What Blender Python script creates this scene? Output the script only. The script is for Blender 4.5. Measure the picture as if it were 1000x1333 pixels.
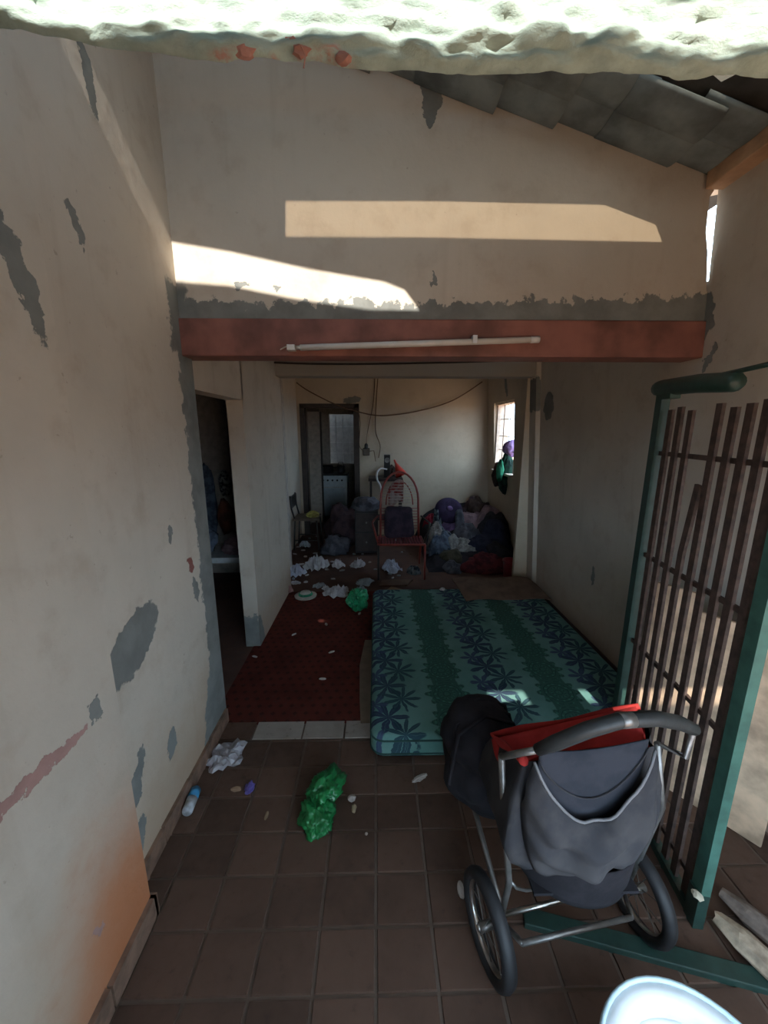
import bpy, bmesh, math, random
from mathutils import Vector, Matrix, noise
from mathutils.geometry import tessellate_polygon
from mathutils import Quaternion
PI = math.pi
for o in list(bpy.data.objects): bpy.data.objects.remove(o)
scn = bpy.context.scene
col = scn.collection

# ------------------------------------------------------------------ camera
F, CX, CY = 500.0, 500.0, 666.5
CAMH, PITCH, YAW = 1.72, math.radians(12.1), math.radians(1.15)
cam_d = bpy.data.cameras.new('camera'); cam = bpy.data.objects.new('camera', cam_d); col.objects.link(cam)
cam_d.sensor_fit = 'HORIZONTAL'; cam_d.sensor_width = 36.0; cam_d.lens = 18.0; cam_d.clip_start = .01; cam_d.clip_end = 200
cam.location = (0, 0, CAMH); cam.rotation_euler = (PI/2 - PITCH, 0, -YAW)
scn.camera = cam

# ------------------------------------------------------------------ world, sun, exposure
SUN_DIR = Vector((-.04, 1.0, -.77))           # the way the sunlight travels
w = bpy.data.worlds.new('sky'); scn.world = w; w.use_nodes = True
bg = w.node_tree.nodes['Background']
bg.inputs[0].default_value = (.58, .79, 1.0, 1); bg.inputs[1].default_value = 5.2
sd = bpy.data.lights.new('sun_offscreen', 'SUN'); sd.energy = 5.0; sd.angle = math.radians(.6); sd.color = (1, .95, .86)
so = bpy.data.objects.new('sun_offscreen', sd); col.objects.link(so)
so.rotation_euler = (-SUN_DIR).to_track_quat('Z', 'Y').to_euler(); so.location = (-3, -6, 8)
scn.view_settings.view_transform = 'Standard'
try: scn.view_settings.look = 'None'
except Exception: pass
scn.view_settings.gamma = 1.0; scn.view_settings.use_curve_mapping = False
scn.view_settings.exposure = 0.95

# ------------------------------------------------------------------ helpers
def ray(px, py):
    cp, sp, cy, sy = math.cos(PITCH), math.sin(PITCH), math.cos(YAW), math.sin(YAW)
    f = Vector((sy*cp, cy*cp, -sp)); r = Vector((cy, -sy, 0)); u = r.cross(f)
    return f + r*((px-CX)/F) - u*((py-CY)/F)
def W(px, py, axis, val):                      # measured point of the place on the plane axis = val
    d = ray(px, py); c = Vector((0, 0, CAMH)); return c + d*((val - c[axis])/d[axis])
def FL(px, py, z=0): return W(px, py, 2, z)
def DY(px, py, y): return W(px, py, 1, y)

class MB:
    def __init__(s): s.v = []; s.f = []
    def add(s, vs, fs):
        b = len(s.v); s.v += [tuple(v) for v in vs]; s.f += [tuple(i+b for i in f) for f in fs]; return s
    def box(s, a, b):
        x0, y0, z0 = a; x1, y1, z1 = b
        return s.add([(x0,y0,z0),(x1,y0,z0),(x1,y1,z0),(x0,y1,z0),(x0,y0,z1),(x1,y0,z1),(x1,y1,z1),(x0,y1,z1)],
              [(0,3,2,1),(4,5,6,7),(0,1,5,4),(1,2,6,5),(2,3,7,6),(3,0,4,7)])
    def obox(s, c, ax, ay, az):               # centre and three half-axis vectors
        c, ax, ay, az = map(Vector, (c, ax, ay, az))
        vs = [c+ax*i+ay*j+az*k for k in (-1,1) for (i,j) in ((-1,-1),(1,-1),(1,1),(-1,1))]
        return s.add(vs, [(0,3,2,1),(4,5,6,7),(0,1,5,4),(1,2,6,5),(2,3,7,6),(3,0,4,7)])
    def bar(s, p0, p1, wdt, thk, side=None):   # rectangular bar between two points
        p0, p1 = Vector(p0), Vector(p1); d = (p1-p0)
        sd_ = Vector(side) if side else (Vector((0,0,1)) if abs(d.normalized().z) < .9 else Vector((0,1,0)))
        t = d.cross(sd_).normalized(); u = t.cross(d).normalized()
        return s.obox((p0+p1)/2, u*wdt/2, t*thk/2, d/2)
    def tube(s, pts, r, n=8, closed=False, cap=True):
        pts = [Vector(p) for p in pts]; m = len(pts); rs = r if isinstance(r, (list, tuple)) else [r]*m
        prev = None; b = len(s.v)
        for i, p in enumerate(pts):
            if closed: t = pts[(i+1) % m]-pts[i-1]
            else: t = pts[min(i+1, m-1)]-pts[max(i-1, 0)]
            t.normalize()
            if prev is None:
                a = Vector((0,0,1)) if abs(t.z) < .9 else Vector((1,0,0)); x = t.cross(a).normalized()
            else: x = (prev - t*prev.dot(t)).normalized()
            prev = x; y = t.cross(x)
            for k in range(n):
                a = 2*PI*k/n; s.v.append(tuple(p + (x*math.cos(a)+y*math.sin(a))*rs[i]))
        for i in range(m if closed else m-1):
            j = (i+1) % m
            for k in range(n):
                l = (k+1) % n; s.f.append((b+i*n+k, b+i*n+l, b+j*n+l, b+j*n+k))
        if cap and not closed:
            s.f.append(tuple(b+k for k in range(n))[::-1]); s.f.append(tuple(b+(m-1)*n+k for k in range(n)))
        return s
    def lathe(s, prof, n=24, c=(0,0,0), ax=None, closed=False):   # prof: (r, h)
        c = Vector(c); b = len(s.v); az = Vector(ax).normalized() if ax else Vector((0,0,1))
        a0 = Vector((1,0,0)) if abs(az.x) < .9 else Vector((0,1,0)); x = az.cross(a0).normalized(); y = az.cross(x)
        m = len(prof)
        for r, h in prof:
            for k in range(n):
                a = 2*PI*k/n; s.v.append(tuple(c + az*h + (x*math.cos(a)+y*math.sin(a))*r))
        for i in range(m if closed else m-1):
            j = (i+1) % m
            for k in range(n):
                l = (k+1) % n; s.f.append((b+i*n+k, b+i*n+l, b+j*n+l, b+j*n+k))
        return s
    def grid(s, fn, nu, nv):
        b = len(s.v)
        for j in range(nv+1):
            for i in range(nu+1): s.v.append(tuple(fn(i/nu, j/nv)))
        for j in range(nv):
            for i in range(nu):
                a = b+j*(nu+1)+i; s.f.append((a, a+1, a+nu+2, a+nu+1))
        return s
    def prism(s, poly, axis, lo, hi):          # poly in the other two axes, extruded along axis
        def mk(p, h):
            q = list(p); q.insert(axis, h); return tuple(q)
        n = len(poly); b = len(s.v)
        s.v += [mk(p, lo) for p in poly] + [mk(p, hi) for p in poly]
        tri = tessellate_polygon([[Vector((p[0], p[1], 0)) for p in poly]])
        for t in tri: s.f.append(tuple(b+i for i in t)); s.f.append(tuple(b+n+i for i in t[::-1]))
        for i in range(n):
            j = (i+1) % n; s.f.append((b+i, b+j, b+n+j, b+n+i))
        return s
    def blob(s, c, r, sub=3, amp=.3, fr=1.5, seed=0, flat=None, fold=0, rot=0):
        bm = bmesh.new(); bmesh.ops.create_icosphere(bm, subdivisions=sub, radius=1)
        c = Vector(c); r = Vector(r) if not isinstance(r, (int, float)) else Vector((r, r, r)); sv = Vector((seed*7.3, seed*3.1, seed*1.7))
        R = Matrix.Rotation(rot, 3, 'Z'); vs = []
        for v in bm.verts:
            p = v.co.copy(); k = 1 + amp*noise.noise(p*fr+sv)
            if fold: k += fold*(.5-abs(noise.noise(p*fr*2.6+sv*2)))+fold*.5*(.4-abs(noise.noise(p*fr*5+sv)))
            q = Vector((p.x*r.x*k, p.y*r.y*k, p.z*r.z*k))
            if flat is not None and q.z < -flat*r.z: q.z = -flat*r.z + (q.z+flat*r.z)*.05
            vs.append(c + R @ q)
        bm.faces.ensure_lookup_table(); bm.verts.index_update()
        s.add(vs, [[v.index for v in f.verts] for f in bm.faces]); bm.free(); return s
    def rbox(s, a, b, r, seg=3):
        bm = bmesh.new(); bmesh.ops.create_cube(bm, size=1)
        for v in bm.verts: v.co = Vector([a[i]+(b[i]-a[i])*(v.co[i]+.5) for i in range(3)])
        bmesh.ops.bevel(bm, geom=bm.edges[:]+bm.verts[:], offset=r, segments=seg, profile=.5, affect='EDGES')
        bm.verts.index_update(); s.add([v.co[:] for v in bm.verts], [[v.index for v in f.verts] for f in bm.faces]); bm.free(); return s
    def build(s, name, m, parent=None, smooth=False, off=None):
        me = bpy.data.meshes.new(name)
        o_ = Vector(off) if off is not None else (Vector(parent['o']) if parent is not None and 'o' in parent else Vector())
        me.from_pydata([tuple(Vector(v)-o_) for v in s.v], [], s.f)
        bm = bmesh.new(); bm.from_mesh(me); bmesh.ops.recalc_face_normals(bm, faces=bm.faces); bm.to_mesh(me); bm.free()
        if smooth: me.polygons.foreach_set('use_smooth', [True]*len(me.polygons))
        if m: me.materials.append(m)
        ob = bpy.data.objects.new(name, me); col.objects.link(ob)
        if parent is not None: ob.parent = parent
        elif off is not None: ob.location = o_
        if parent is not None and 'o' in parent: ob['o'] = parent['o']
        return ob
def tag(o, label, cat, group=None):
    o['label'] = label; o['category'] = cat
    if group: o['group'] = group
    return o
def struct(mb, name, m, label=None, smooth=False):
    o = mb.build(name, m, smooth=smooth); o['kind'] = 'structure'
    if label: o['label'] = label
    return o
def thing(name, label, cat, loc, group=None):
    o = bpy.data.objects.new(name, None); col.objects.link(o); o.location = loc; o['o'] = tuple(loc); o.empty_display_size = .05
    return tag(o, label, cat, group)
def bevel(o, wdt=.004, seg=2):
    m = o.modifiers.new('bevel', 'BEVEL'); m.width = wdt; m.segments = seg; m.limit_method = 'ANGLE'; return o

# ------------------------------------------------------------------ material helpers
class S:
    def __init__(s, name):
        s.m = bpy.data.materials.new(name); s.m.use_nodes = True; s.t = s.m.node_tree; s.n = s.t.nodes; s.b = s.n['Principled BSDF']; s.pos_ = None
    def link(s, a, b): s.t.links.new(a, b)
    def put(s, sock, v):
        if v is None: return
        if hasattr(v, 'is_output'): s.link(v, sock)
        elif isinstance(v, (tuple, list)): sock.default_value = tuple(v)+((1,) if len(v) == 3 and len(sock.default_value) == 4 else ())
        else: sock.default_value = v
    def pos(s):
        if s.pos_ is None: s.pos_ = s.n.new('ShaderNodeNewGeometry').outputs['Position']
        return s.pos_
    def obj(s): return s.n.new('ShaderNodeTexCoord').outputs['Object']
    def mth(s, op, a, b=None, c=None, clamp=False):
        n = s.n.new('ShaderNodeMath'); n.operation = op; n.use_clamp = clamp; s.put(n.inputs[0], a)
        if b is not None: s.put(n.inputs[1], b)
        if c is not None: s.put(n.inputs[2], c)
        return n.outputs[0]
    def sep(s, v):
        n = s.n.new('ShaderNodeSeparateXYZ'); s.put(n.inputs[0], v); return n.outputs
    def cmb(s, x, y, z):
        n = s.n.new('ShaderNodeCombineXYZ'); s.put(n.inputs[0], x); s.put(n.inputs[1], y); s.put(n.inputs[2], z); return n.outputs[0]
    def mapp(s, v, sc=(1,1,1), loc=(0,0,0), rot=(0,0,0)):
        n = s.n.new('ShaderNodeMapping'); s.put(n.inputs[0], v); n.inputs['Scale'].default_value = sc; n.inputs['Location'].default_value = loc; n.inputs['Rotation'].default_value = rot; return n.outputs[0]
    def noise(s, v, scale, detail=4, rough=.55, out='Fac'):
        n = s.n.new('ShaderNodeTexNoise'); s.put(n.inputs['Vector'], v); n.inputs['Scale'].default_value = scale; n.inputs['Detail'].default_value = detail; n.inputs['Roughness'].default_value = rough; return n.outputs[out]
    def ss(s, v, a, b, lo=0., hi=1.):
        n = s.n.new('ShaderNodeMapRange'); n.interpolation_type = 'SMOOTHSTEP'; s.put(n.inputs[0], v)
        n.inputs[1].default_value = a; n.inputs[2].default_value = b; n.inputs[3].default_value = lo; n.inputs[4].default_value = hi; return n.outputs[0]
    def mix(s, f, a, b, mode='MIX'):
        n = s.n.new('ShaderNodeMix'); n.data_type = 'RGBA'; n.blend_type = mode; s.put(n.inputs[0], f); s.put(n.inputs[6], a); s.put(n.inputs[7], b); return n.outputs[2]
    def bump(s, h, strength=.3, dist=.01):
        n = s.n.new('ShaderNodeBump'); n.inputs['Strength'].default_value = strength; n.inputs['Distance'].default_value = dist; s.put(n.inputs['Height'], h); s.link(n.outputs[0], s.b.inputs['Normal'])
    def fin(s, c, rough=.8, metal=0., spec=None):
        s.put(s.b.inputs['Base Color'], c); s.put(s.b.inputs['Roughness'], rough); s.put(s.b.inputs['Metallic'], metal)
        if spec is not None: s.b.inputs['Specular IOR Level'].default_value = spec
        return s.m
def plain(name, c, rough=.7, metal=0., var=.25, sc=14, bump=.15, spec=None):
    s = S(name); p = s.obj(); n = s.noise(p, sc, 5)
    k = s.ss(n, .3, .75); c2 = tuple(x*(1-var) for x in c); c1 = tuple(min(1, x*(1+var*.4)) for x in c)
    if bump: s.bump(s.noise(p, sc*3, 4), bump, .004)
    return s.fin(s.mix(k, c1, c2), rough, metal, spec)
def fabric(name, c, c2=None, sc=9, rough=.95):
    s = S(name); p = s.obj(); n = s.noise(p, sc, 5); c2 = c2 or tuple(x*.6 for x in c)
    s.bump(s.noise(p, 60, 4), .3, .003)
    return s.fin(s.mix(s.ss(n, .42, .58), c, c2), rough, spec=.2)

WALL = (.60, .53, .445); CEM = (.235, .24, .225)
def plaster(name, u, v, base=WALL, patches=(), extra=None, rust=None, grime=.5, dirt=(.55, .55)):
    """painted plaster; u, v = axis indices of the wall plane in world space; patches = worn spots showing grey cement"""
    s = S(name); P = s.pos(); xyz = s.sep(P); U, V = xyz[u], xyz[v]
    n1 = s.noise(P, 1.3, 6, .6); n2 = s.noise(P, 7, 6, .6); n3 = s.noise(P, 40, 4)
    dr = s.noise(s.mapp(P, (9, 9, .9)), 1.0, 4)
    c = s.mix(s.ss(n1, .35, .7), base, tuple(x*.86 for x in base))
    c = s.mix(s.ss(n2, .5, .75, 0, .35*grime), c, (.34, .25, .17))
    c = s.mix(s.ss(dr, .55, .75, 0, .3*grime), c, (.38, .30, .22))
    c = s.mix(s.ss(n3, .68, .76, 0, .35), c, (.2, .14, .1))
    # dirt near the ground
    dz = s.mth('ADD', xyz[2], s.mth('MULTIPLY', s.mth('SUBTRACT', n2, .5), .6))
    c = s.mix(s.ss(dz, dirt[0], .0, 0, dirt[1]), c, (.42, .27, .165))
    if rust:                                    # orange damp stain: centre u, reach in u, height
        u0, ru, h = rust
        a = s.mth('DIVIDE', s.mth('ABSOLUTE', s.mth('SUBTRACT', U, u0)), ru)
        b = s.mth('DIVIDE', V, h)
        d = s.mth('ADD', s.mth('SQRT', s.mth('ADD', s.mth('MULTIPLY', a, a), s.mth('MULTIPLY', b, b))), s.mth('MULTIPLY', s.mth('SUBTRACT', n2, .5), .5))
        c = s.mix(s.ss(d, 1.15, .25, 0, .88), c, (.48, .16, .06))
    nu = s.mth('SUBTRACT', s.noise(P, 17, 5, .6), .5); nv = s.mth('SUBTRACT', s.noise(s.mapp(P, loc=(3, 5, 8)), 17, 5, .6), .5)
    mask = 0.0; layers = {}
    for (u0, v0, ru, rv, ang, kind) in patches:
        du = s.mth('ADD', s.mth('SUBTRACT', U, u0), s.mth('MULTIPLY', nu, .10)); dv = s.mth('ADD', s.mth('SUBTRACT', V, v0), s.mth('MULTIPLY', nv, .10))
        ca, sa = math.cos(ang), math.sin(ang)
        a = s.mth('DIVIDE', s.mth('ADD', s.mth('MULTIPLY', du, ca), s.mth('MULTIPLY', dv, sa)), ru)
        b = s.mth('DIVIDE', s.mth('SUBTRACT', s.mth('MULTIPLY', dv, ca), s.mth('MULTIPLY', du, sa)), rv)
        k = s.ss(s.mth('ADD', s.mth('MULTIPLY', a, a), s.mth('MULTIPLY', b, b)), 1.08, .92)
        layers[kind] = s.mth('MAXIMUM', layers[kind], k) if kind in layers else k
    cols = {'cement': CEM, 'brick': (.30, .12, .10), 'dark': (.09, .06, .05), 'pale': (.66, .6, .52), 'pink': (.42, .25, .22)}
    for kind, k in layers.items(): c = s.mix(k, c, s.mix(s.ss(n2, .35, .7), cols[kind], tuple(x*.75 for x in cols[kind])))
    if extra: c = extra(s, U, V, nu, nv, n2, c)
    hole = None
    for k in layers.values(): hole = k if hole is None else s.mth('MAXIMUM', hole, k)
    h = s.mth('ADD', s.mth('MULTIPLY', n2, .6), s.mth('MULTIPLY', n3, .2))
    if hole is not None: h = s.mth('SUBTRACT', h, s.mth('MULTIPLY', hole, .5))
    s.bump(h, .5, .012)
    return s.fin(c, .9, spec=.25)
def cement_where(k_fn):
    def ex(s, U, V, nu, nv, n2, c):
        k = k_fn(s, U, V, nu, nv); return s.mix(k, c, s.mix(s.ss(n2, .35, .7), CEM, tuple(x*.72 for x in CEM)))
    return ex

# =================================================================== LARGE STRUCTURE
XL, XP = -.91, -.815                  # left wall, left pier
def XR(z): return 1.70 - .06*z        # right wall leans in a little
YB = 1.95                             # face of the wall over the red beam
YC = 3.88                             # second header
YD = 6.20                             # back wall
def roofz(x): return 3.23 - .235*x

# outside ground and house floor
s = S('dirt_ground'); P = s.pos(); n = s.noise(P, 1.5, 6)
m_ground = s.fin(s.mix(s.ss(n, .35, .7), (.42, .22, .11), (.31, .16, .08)), .95)
g = MB(); g.add([(-40,-40,-.12),(40,-40,-.12),(40,50,-.12),(-40,50,-.12)], [(0,1,2,3)]); struct(g, 'ground', m_ground)

s = S('grout_screed'); P = s.pos(); n = s.noise(P, 20, 5)
m_grout = s.fin(s.mix(n, (.17, .12, .09), (.10, .07, .055)), .95)
fl = struct(MB().box((-1.0, -.12, -.1), (1.75, 1.99, 0)), 'floor', m_grout)

def tile_mat(name, c, var):
    s = S(name); P = s.pos(); n = s.noise(P, 3.5, 6, .65); n2 = s.noise(P, 26, 5); oi = s.n.new('ShaderNodeObjectInfo').outputs['Random']
    k = s.mth('ADD', s.mth('MULTIPLY', n, .8), s.mth('MULTIPLY', oi, .28))
    cc = s.mix(s.ss(k, .35, .8), c, tuple(x*(1-var) for x in c)); cc = s.mix(s.ss(n2, .6, .75, 0, .5), cc, (.05, .03, .025))
    s.bump(s.mth('ADD', n2, n), .15, .004); return s.fin(cc, s.ss(n2, .3, .7, .45, .75), spec=.3)
m_tile = tile_mat('brown_floor_tile', (.125, .072, .051), .45)
rng = random.Random(4)
base_t = {}
TW, TH = .197, .1665
def tile(x0, y0, x1, y1, mat_, nm='tile', par=fl, h=.006):
    key = (round(x1-x0, 3), round(y1-y0, 3), nm)
    if key not in base_t:
        bm = MB(); a, b = (x1-x0)/2, (y1-y0)/2; e = .003
        bm.add([(-a,-b,-.004),(a,-b,-.004),(a,b,-.004),(-a,b,-.004),(-a+e,-b+e,h),(a-e,-b+e,h),(a-e,b-e,h),(-a+e,b-e,h)],
               [(4,5,6,7),(0,1,5,4),(1,2,6,5),(2,3,7,6),(3,0,4,7)])
        o = bm.build(nm, mat_, par, off=(0,0,0)); base_t[key] = o
    else:
        o = base_t[key].copy(); col.objects.link(o); o.parent = par
    o.location = ((x0+x1)/2, (y0+y1)/2, rng.uniform(-.0008, .0008)); o.rotation_euler = (rng.uniform(-.004,.004), rng.uniform(-.004,.004), rng.uniform(-.006,.006))
    return o
xs = [XL+.0] + [-.205 + TW*k for k in range(-3, 10)]
xs = [x for x in xs if x < 1.62] + [1.69]
for j in range(-1, 7):
    y0 = .852 + TH*j; y1 = y0+TH
    if j == 6: y1 = 1.868
    for i in range(len(xs)-1):
        if xs[i+1]-xs[i] < .03: continue
        if y0 < .9 and xs[i+1] <= XP: continue
        tile(xs[i]+.004, y0+.004, xs[i+1]-.004, y1-.004, m_tile)
# threshold of pale tiles
m_white_tile = tile_mat('pale_threshold_tile', (.42, .36, .31), .35)
for k, (a, b) in enumerate(((-.712, -.435), (-.428, -.195), (-.188, .045), (.052, .285))):
    tile(a, 1.872, b, 2.005, m_white_tile, 'threshold_tile')
tile(XL, 1.872, -.718, 2.005, m_tile, 'tile')

# middle room floor: red patterned cement tile
s = S('red_patterned_floor'); P = s.pos(); xyz = s.sep(P)
q = .068
fx = s.mth('SUBTRACT', s.mth('FRACT', s.mth('DIVIDE', xyz[0], q)), .5); row = s.mth('DIVIDE', xyz[1], q*1.0)
off_ = s.mth('MULTIPLY', s.mth('FRACT', s.mth('MULTIPLY', s.mth('FLOOR', row), .5)), 1.0)
fx = s.mth('SUBTRACT', s.mth('FRACT', s.mth('ADD', s.mth('DIVIDE', xyz[0], q), off_)), .5); fy = s.mth('SUBTRACT', s.mth('FRACT', row), .5)
dd = s.mth('ADD', s.mth('ABSOLUTE', fx), s.mth('ABSOLUTE', fy)); n = s.noise(P, 5, 6); n2 = s.noise(P, 30, 4)
c = s.mix(s.ss(n, .35, .7), (.125, .030, .022), (.085, .022, .018)); c = s.mix(s.ss(dd, .30, .22, 0, .75), c, (.045, .018, .016))
c = s.mix(s.ss(s.mth('ABSOLUTE', s.mth('SUBTRACT', dd, .42)), .05, .02, 0, .25), c, (.07, .025, .02)); c = s.mix(s.ss(n2, .55, .75, 0, .5), c, (.08, .045, .035))
s.bump(n2, .15, .004); m_red = s.fin(c, .85, spec=.1)
struct(MB().box((-1.0, 1.99, -.1), (1.75, 3.90, .004)), 'floor_middle', m_red)
s = S('dusty_red_floor'); P = s.pos(); n = s.noise(P, 3, 6); n2 = s.noise(P, 22, 5)
c = s.mix(s.ss(n, .35, .65), (.135, .066, .046), (.085, .044, .034)); c = s.mix(s.ss(n2, .5, .7, 0, .6), c, (.09, .06, .05)); s.bump(n2, .4, .01)
m_back_floor = s.fin(c, .85)
struct(MB().box((-1.5, 3.90, -.1), (2.1, 6.25, .002)), 'floor_back', m_back_floor)

# left pier (nearest wall segment)
streak = [(.84, .91, .10, .022, 0, 'pink'), (.66, .915, .12, .024, 0, 'pink'), (.985, .925, .03, .04, .2, 'cement'), (1.0, 2.05, .030, .13, .25, 'cement'),
          (.96, 2.14, .03, .06, .3, 'cement'), (.86, .30, .012, .03, .2, 'pink')]
m_pier = plaster('plaster_left_pier', 1, 2, patches=streak, rust=(.98, .36, .66), dirt=(.95, .75), grime=.9)
struct(MB().box((-1.15, -.12, -.1), (XP, 1.072, 2.95)), 'wall_left_front', m_pier)
# left wall up to the opening; bare cement along its end
pl = [(1.50, 2.82, .025, .12, .15, 'cement'), (1.34, 2.33, .02, .06, .3, 'cement'), (1.657, 1.27, .022, .045, 0, 'cement'), (1.80, 1.07, .03, .05, 0, 'brick'), (1.83, .93, .03, .07, .2, 'cement'),
      (1.33, .94, .17, .10, .45, 'cement'), (1.12, .86, .05, .13, .0, 'cement'), (1.23, .42, .035, .11, -.5, 'cement'), (1.47, .36, .03, .07, -.2, 'cement'), (1.20, .20, .03, .07, -.3, 'cement')]
edge = cement_where(lambda s, U, V, nu, nv: s.mth('MAXIMUM', s.ss(s.mth('ADD', s.mth('ADD', U, s.mth('MULTIPLY', nu, .12)), s.mth('SUBTRACT', s.mth('MULTIPLY', s.ss(V, .6, .0), .16), s.ss(V, 2.1, 2.3))), 1.885, 1.90),
       s.mth('MULTIPLY', s.ss(s.mth('ADD', U, s.mth('MULTIPLY', nu, .16)), 1.84, 1.86), s.ss(s.mth('ADD', s.mth('ABSOLUTE', s.mth('SUBTRACT', V, 2.22)), s.mth('MULTIPLY', nv, .12)), .16, .14))))
m_left = plaster('plaster_left_wall', 1, 2, patches=pl, extra=edge, dirt=(.8, .7), grime=.9)
wl = MB().box((-1.15, 1.06, -.1), (XL, 2.035, 2.06)).box((-1.15, 1.06, 2.06), (XL, YB+.02, 3.5)); struct(wl, 'wall_left', m_left)
# skirting of brown tile pieces
m_skirt = plain('brown_skirting_tile', (.24, .145, .10), .6, var=.45, sc=18)
bl = struct(MB().box((XL-.01, 1.09, 0), (XL+.006, 2.02, .07)), 'baseboard_left', m_grout)
for k in range(4):
    y0 = 1.085+k*.235; MB().box((XL, y0, .0), (XL+.016, y0+.229, .085+.004*(k % 2))).build('skirting_tile', m_skirt, bl)
bl2 = struct(MB().box((XP-.01, -.1, 0), (XP+.006, 1.078, .075)), 'baseboard_left_front', m_grout)
for k in range(4):
    y0 = .845-k*.24; MB().box((XP, y0, .0), (XP+.018, y0+.232, .088+.004*(k % 2))).build('skirting_tile', m_skirt, bl2)
MB().box((XP-.1, 1.066, .0), (XP+.018, 1.084, .088)).build('skirting_tile', m_skirt, bl2)

# wall over the red beam (gable), with a crack of daylight at its right end
gp = [(-1.1, 2.215), (1.72, 2.215), (1.60, 2.33), (1.553, 2.36), (1.530, 2.52), (1.508, 2.60), (1.500, 2.74), (1.535, 2.80), (1.72, 2.84)]
top = [(1.72, 3.2), (-1.1, 3.9)]
gab = cement_where(lambda s, U, V, nu, nv: s.mth('MAXIMUM', s.ss(s.mth('ADD', s.mth('ADD', V, s.mth('MULTIPLY', nv, .20)), s.mth('MULTIPLY', s.ss(U, 1.5, .2), .03)), 2.335, 2.325),
      s.mth('MULTIPLY', s.ss(s.mth('ADD', s.mth('ABSOLUTE', s.mth('ADD', U, .93)), s.mth('MULTIPLY', nu, .08)), .07, .05), s.ss(V, 2.40, 2.34))))
gpatch = [(.235, 3.08, .035, .10, 0, 'cement'), (.27, 2.40, .008, .03, 0, 'cement'), (-.62, 2.37, .035, .012, 0, 'cement'), (-.45, 2.36, .02, .010, 0, 'cement')]
m_gable = plaster('plaster_over_beam', 0, 2, patches=gpatch, extra=gab, grime=.8)
struct(MB().prism(gp+top, 1, YB, YB+.14), 'wall_gable', m_gable)
# red painted beam
m_beam = plain('red_oxide_paint', (.27, .105, .082), .55, var=.5, sc=5)
bevel(struct(MB().box((-1.0, YB-.012, 2.06), (1.70, YB+.13, 2.225)), 'trim_1', m_beam), .006)

# right wall, leaning slightly
rp = [(1.97, 2.22, .075, .13, .1, 'cement'), (1.90, 2.05, .02, .06, .4, 'cement'), (3.62, 1.93, .10, .13, .2, 'cement'), (2.75, .62, .022, .08, 0, 'cement')]
m_right = plaster('plaster_right_wall', 1, 2, patches=rp, grime=.9)
def rwall(y0, y1, zt, dx=0, t=.16):
    return MB().add([(XR(z)+dx+e, y, z) for y in (y0, y1) for z in (-.1, zt) for e in (0, t)], [(0,1,3,2),(4,6,7,5),(0,2,6,4),(1,5,7,3),(0,4,5,1),(2,3,7,6)])
struct(rwall(-.12, YB+.0, 2.84), 'wall_right', m_right)
struct(rwall(YB-.001, 4.0, 2.40), 'wall_right_middle', m_right)
s = S('dark_skirting'); m_dskirt = s.fin((.07, .035, .03), .6)
struct(rwall(1.95, 3.86, .075, -.012, .02), 'baseboard_right', m_dskirt)
# pier at the right of the second opening
m_pier2 = plaster('plaster_right_pier', 0, 2, patches=[(1.55, 2.05, .06, .16, .1, 'cement')])
struct(rwall(3.80, 4.0, 2.40, -.045, .2), 'wall_pier', m_pier2)
struct(MB().box((-1.0, 3.82, 2.215), (1.72, 4.0, 2.42)), 'trim_2', plaster('cement_header', 0, 2, base=(.36, .33, .29)))
# left wall of the middle room with a doorway
wm = MB().box((-1.06, 2.84, -.1), (-.945, 4.0, 2.42)).box((-1.06, 2.035, 1.925), (-.945, 2.86, 2.42))
mdl = cement_where(lambda s, U, V, nu, nv: s.ss(s.mth('ADD', s.mth('ADD', V, s.mth('MULTIPLY', nv, .25)), s.mth('MULTIPLY', s.ss(U, 2.86, 3.1), .5)), .27, .25))
m_mid = plaster('plaster_middle_left', 1, 2, extra=mdl, grime=.9)
struct(wm, 'wall_left_middle', m_mid)
# ceilings
m_ceil = plain('grey_slab', (.30, .27, .24), .9)
struct(MB().box((-1.1, YB+.1, 2.42), (1.60, 4.02, 2.52)), 'ceiling_middle', m_ceil)
struct(MB().box((-1.6, 3.98, 2.62), (2.1, 6.4, 2.72)), 'ceiling_back', m_ceil)
struct(MB().box((-1.6, 3.88, 2.40), (2.1, 4.0, 2.66)), 'wall_over_header', m_ceil)

# back room walls
m_bleft = plaster('plaster_back_left', 1, 2)
struct(MB().box((-1.42, 4.0, -.1), (-1.235, 6.3, 2.66)).box((-1.42, 3.9, -.1), (-1.0, 4.0, 2.66)), 'wall_left_back', m_bleft)
m_back = plaster('plaster_back_wall', 0, 2, base=(.60, .505, .385), patches=[(-.38, 2.17, .14, .05, .1, 'cement')])
DX0, DX1, DZ = -1.17, -.285, 2.085
wb = MB().box((-1.42, YD, -.1), (DX0, YD+.12, 2.66)).box((DX1, YD, -.1), (2.1, YD+.12, 2.66)).box((DX0, YD, DZ), (DX1, YD+.12, 2.66))
struct(wb, 'wall_back', m_back)
m_bright = plaster('plaster_back_right', 1, 2, base=(.60, .505, .385), patches=[(5.35, 2.28, .05, .14, -.4, 'cement'), (4.7, .95, .05, .11, 0, 'cement')])
WY0, WY1, WZ0, WZ1 = 5.02, 5.88, 1.10, 2.10
def XRB(z): return 1.87 - .055*z
def rb(y0, y1, z0, z1, t=.14):
    return MB().add([(XRB(z)+e, y, z) for y in (y0, y1) for z in (z0, z1) for e in (0, t)], [(0,1,3,2),(4,6,7,5),(0,2,6,4),(1,5,7,3),(0,4,5,1),(2,3,7,6)])
wr = MB()
for a in ((3.95, WY0, -.1, 2.66), (WY1, 6.3, -.1, 2.66), (WY0, WY1, -.1, WZ0), (WY0, WY1, WZ1, 2.66)):
    t_ = rb(*a); wr.add(t_.v, t_.f)
struct(wr, 'wall_right_back', m_bright)
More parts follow.
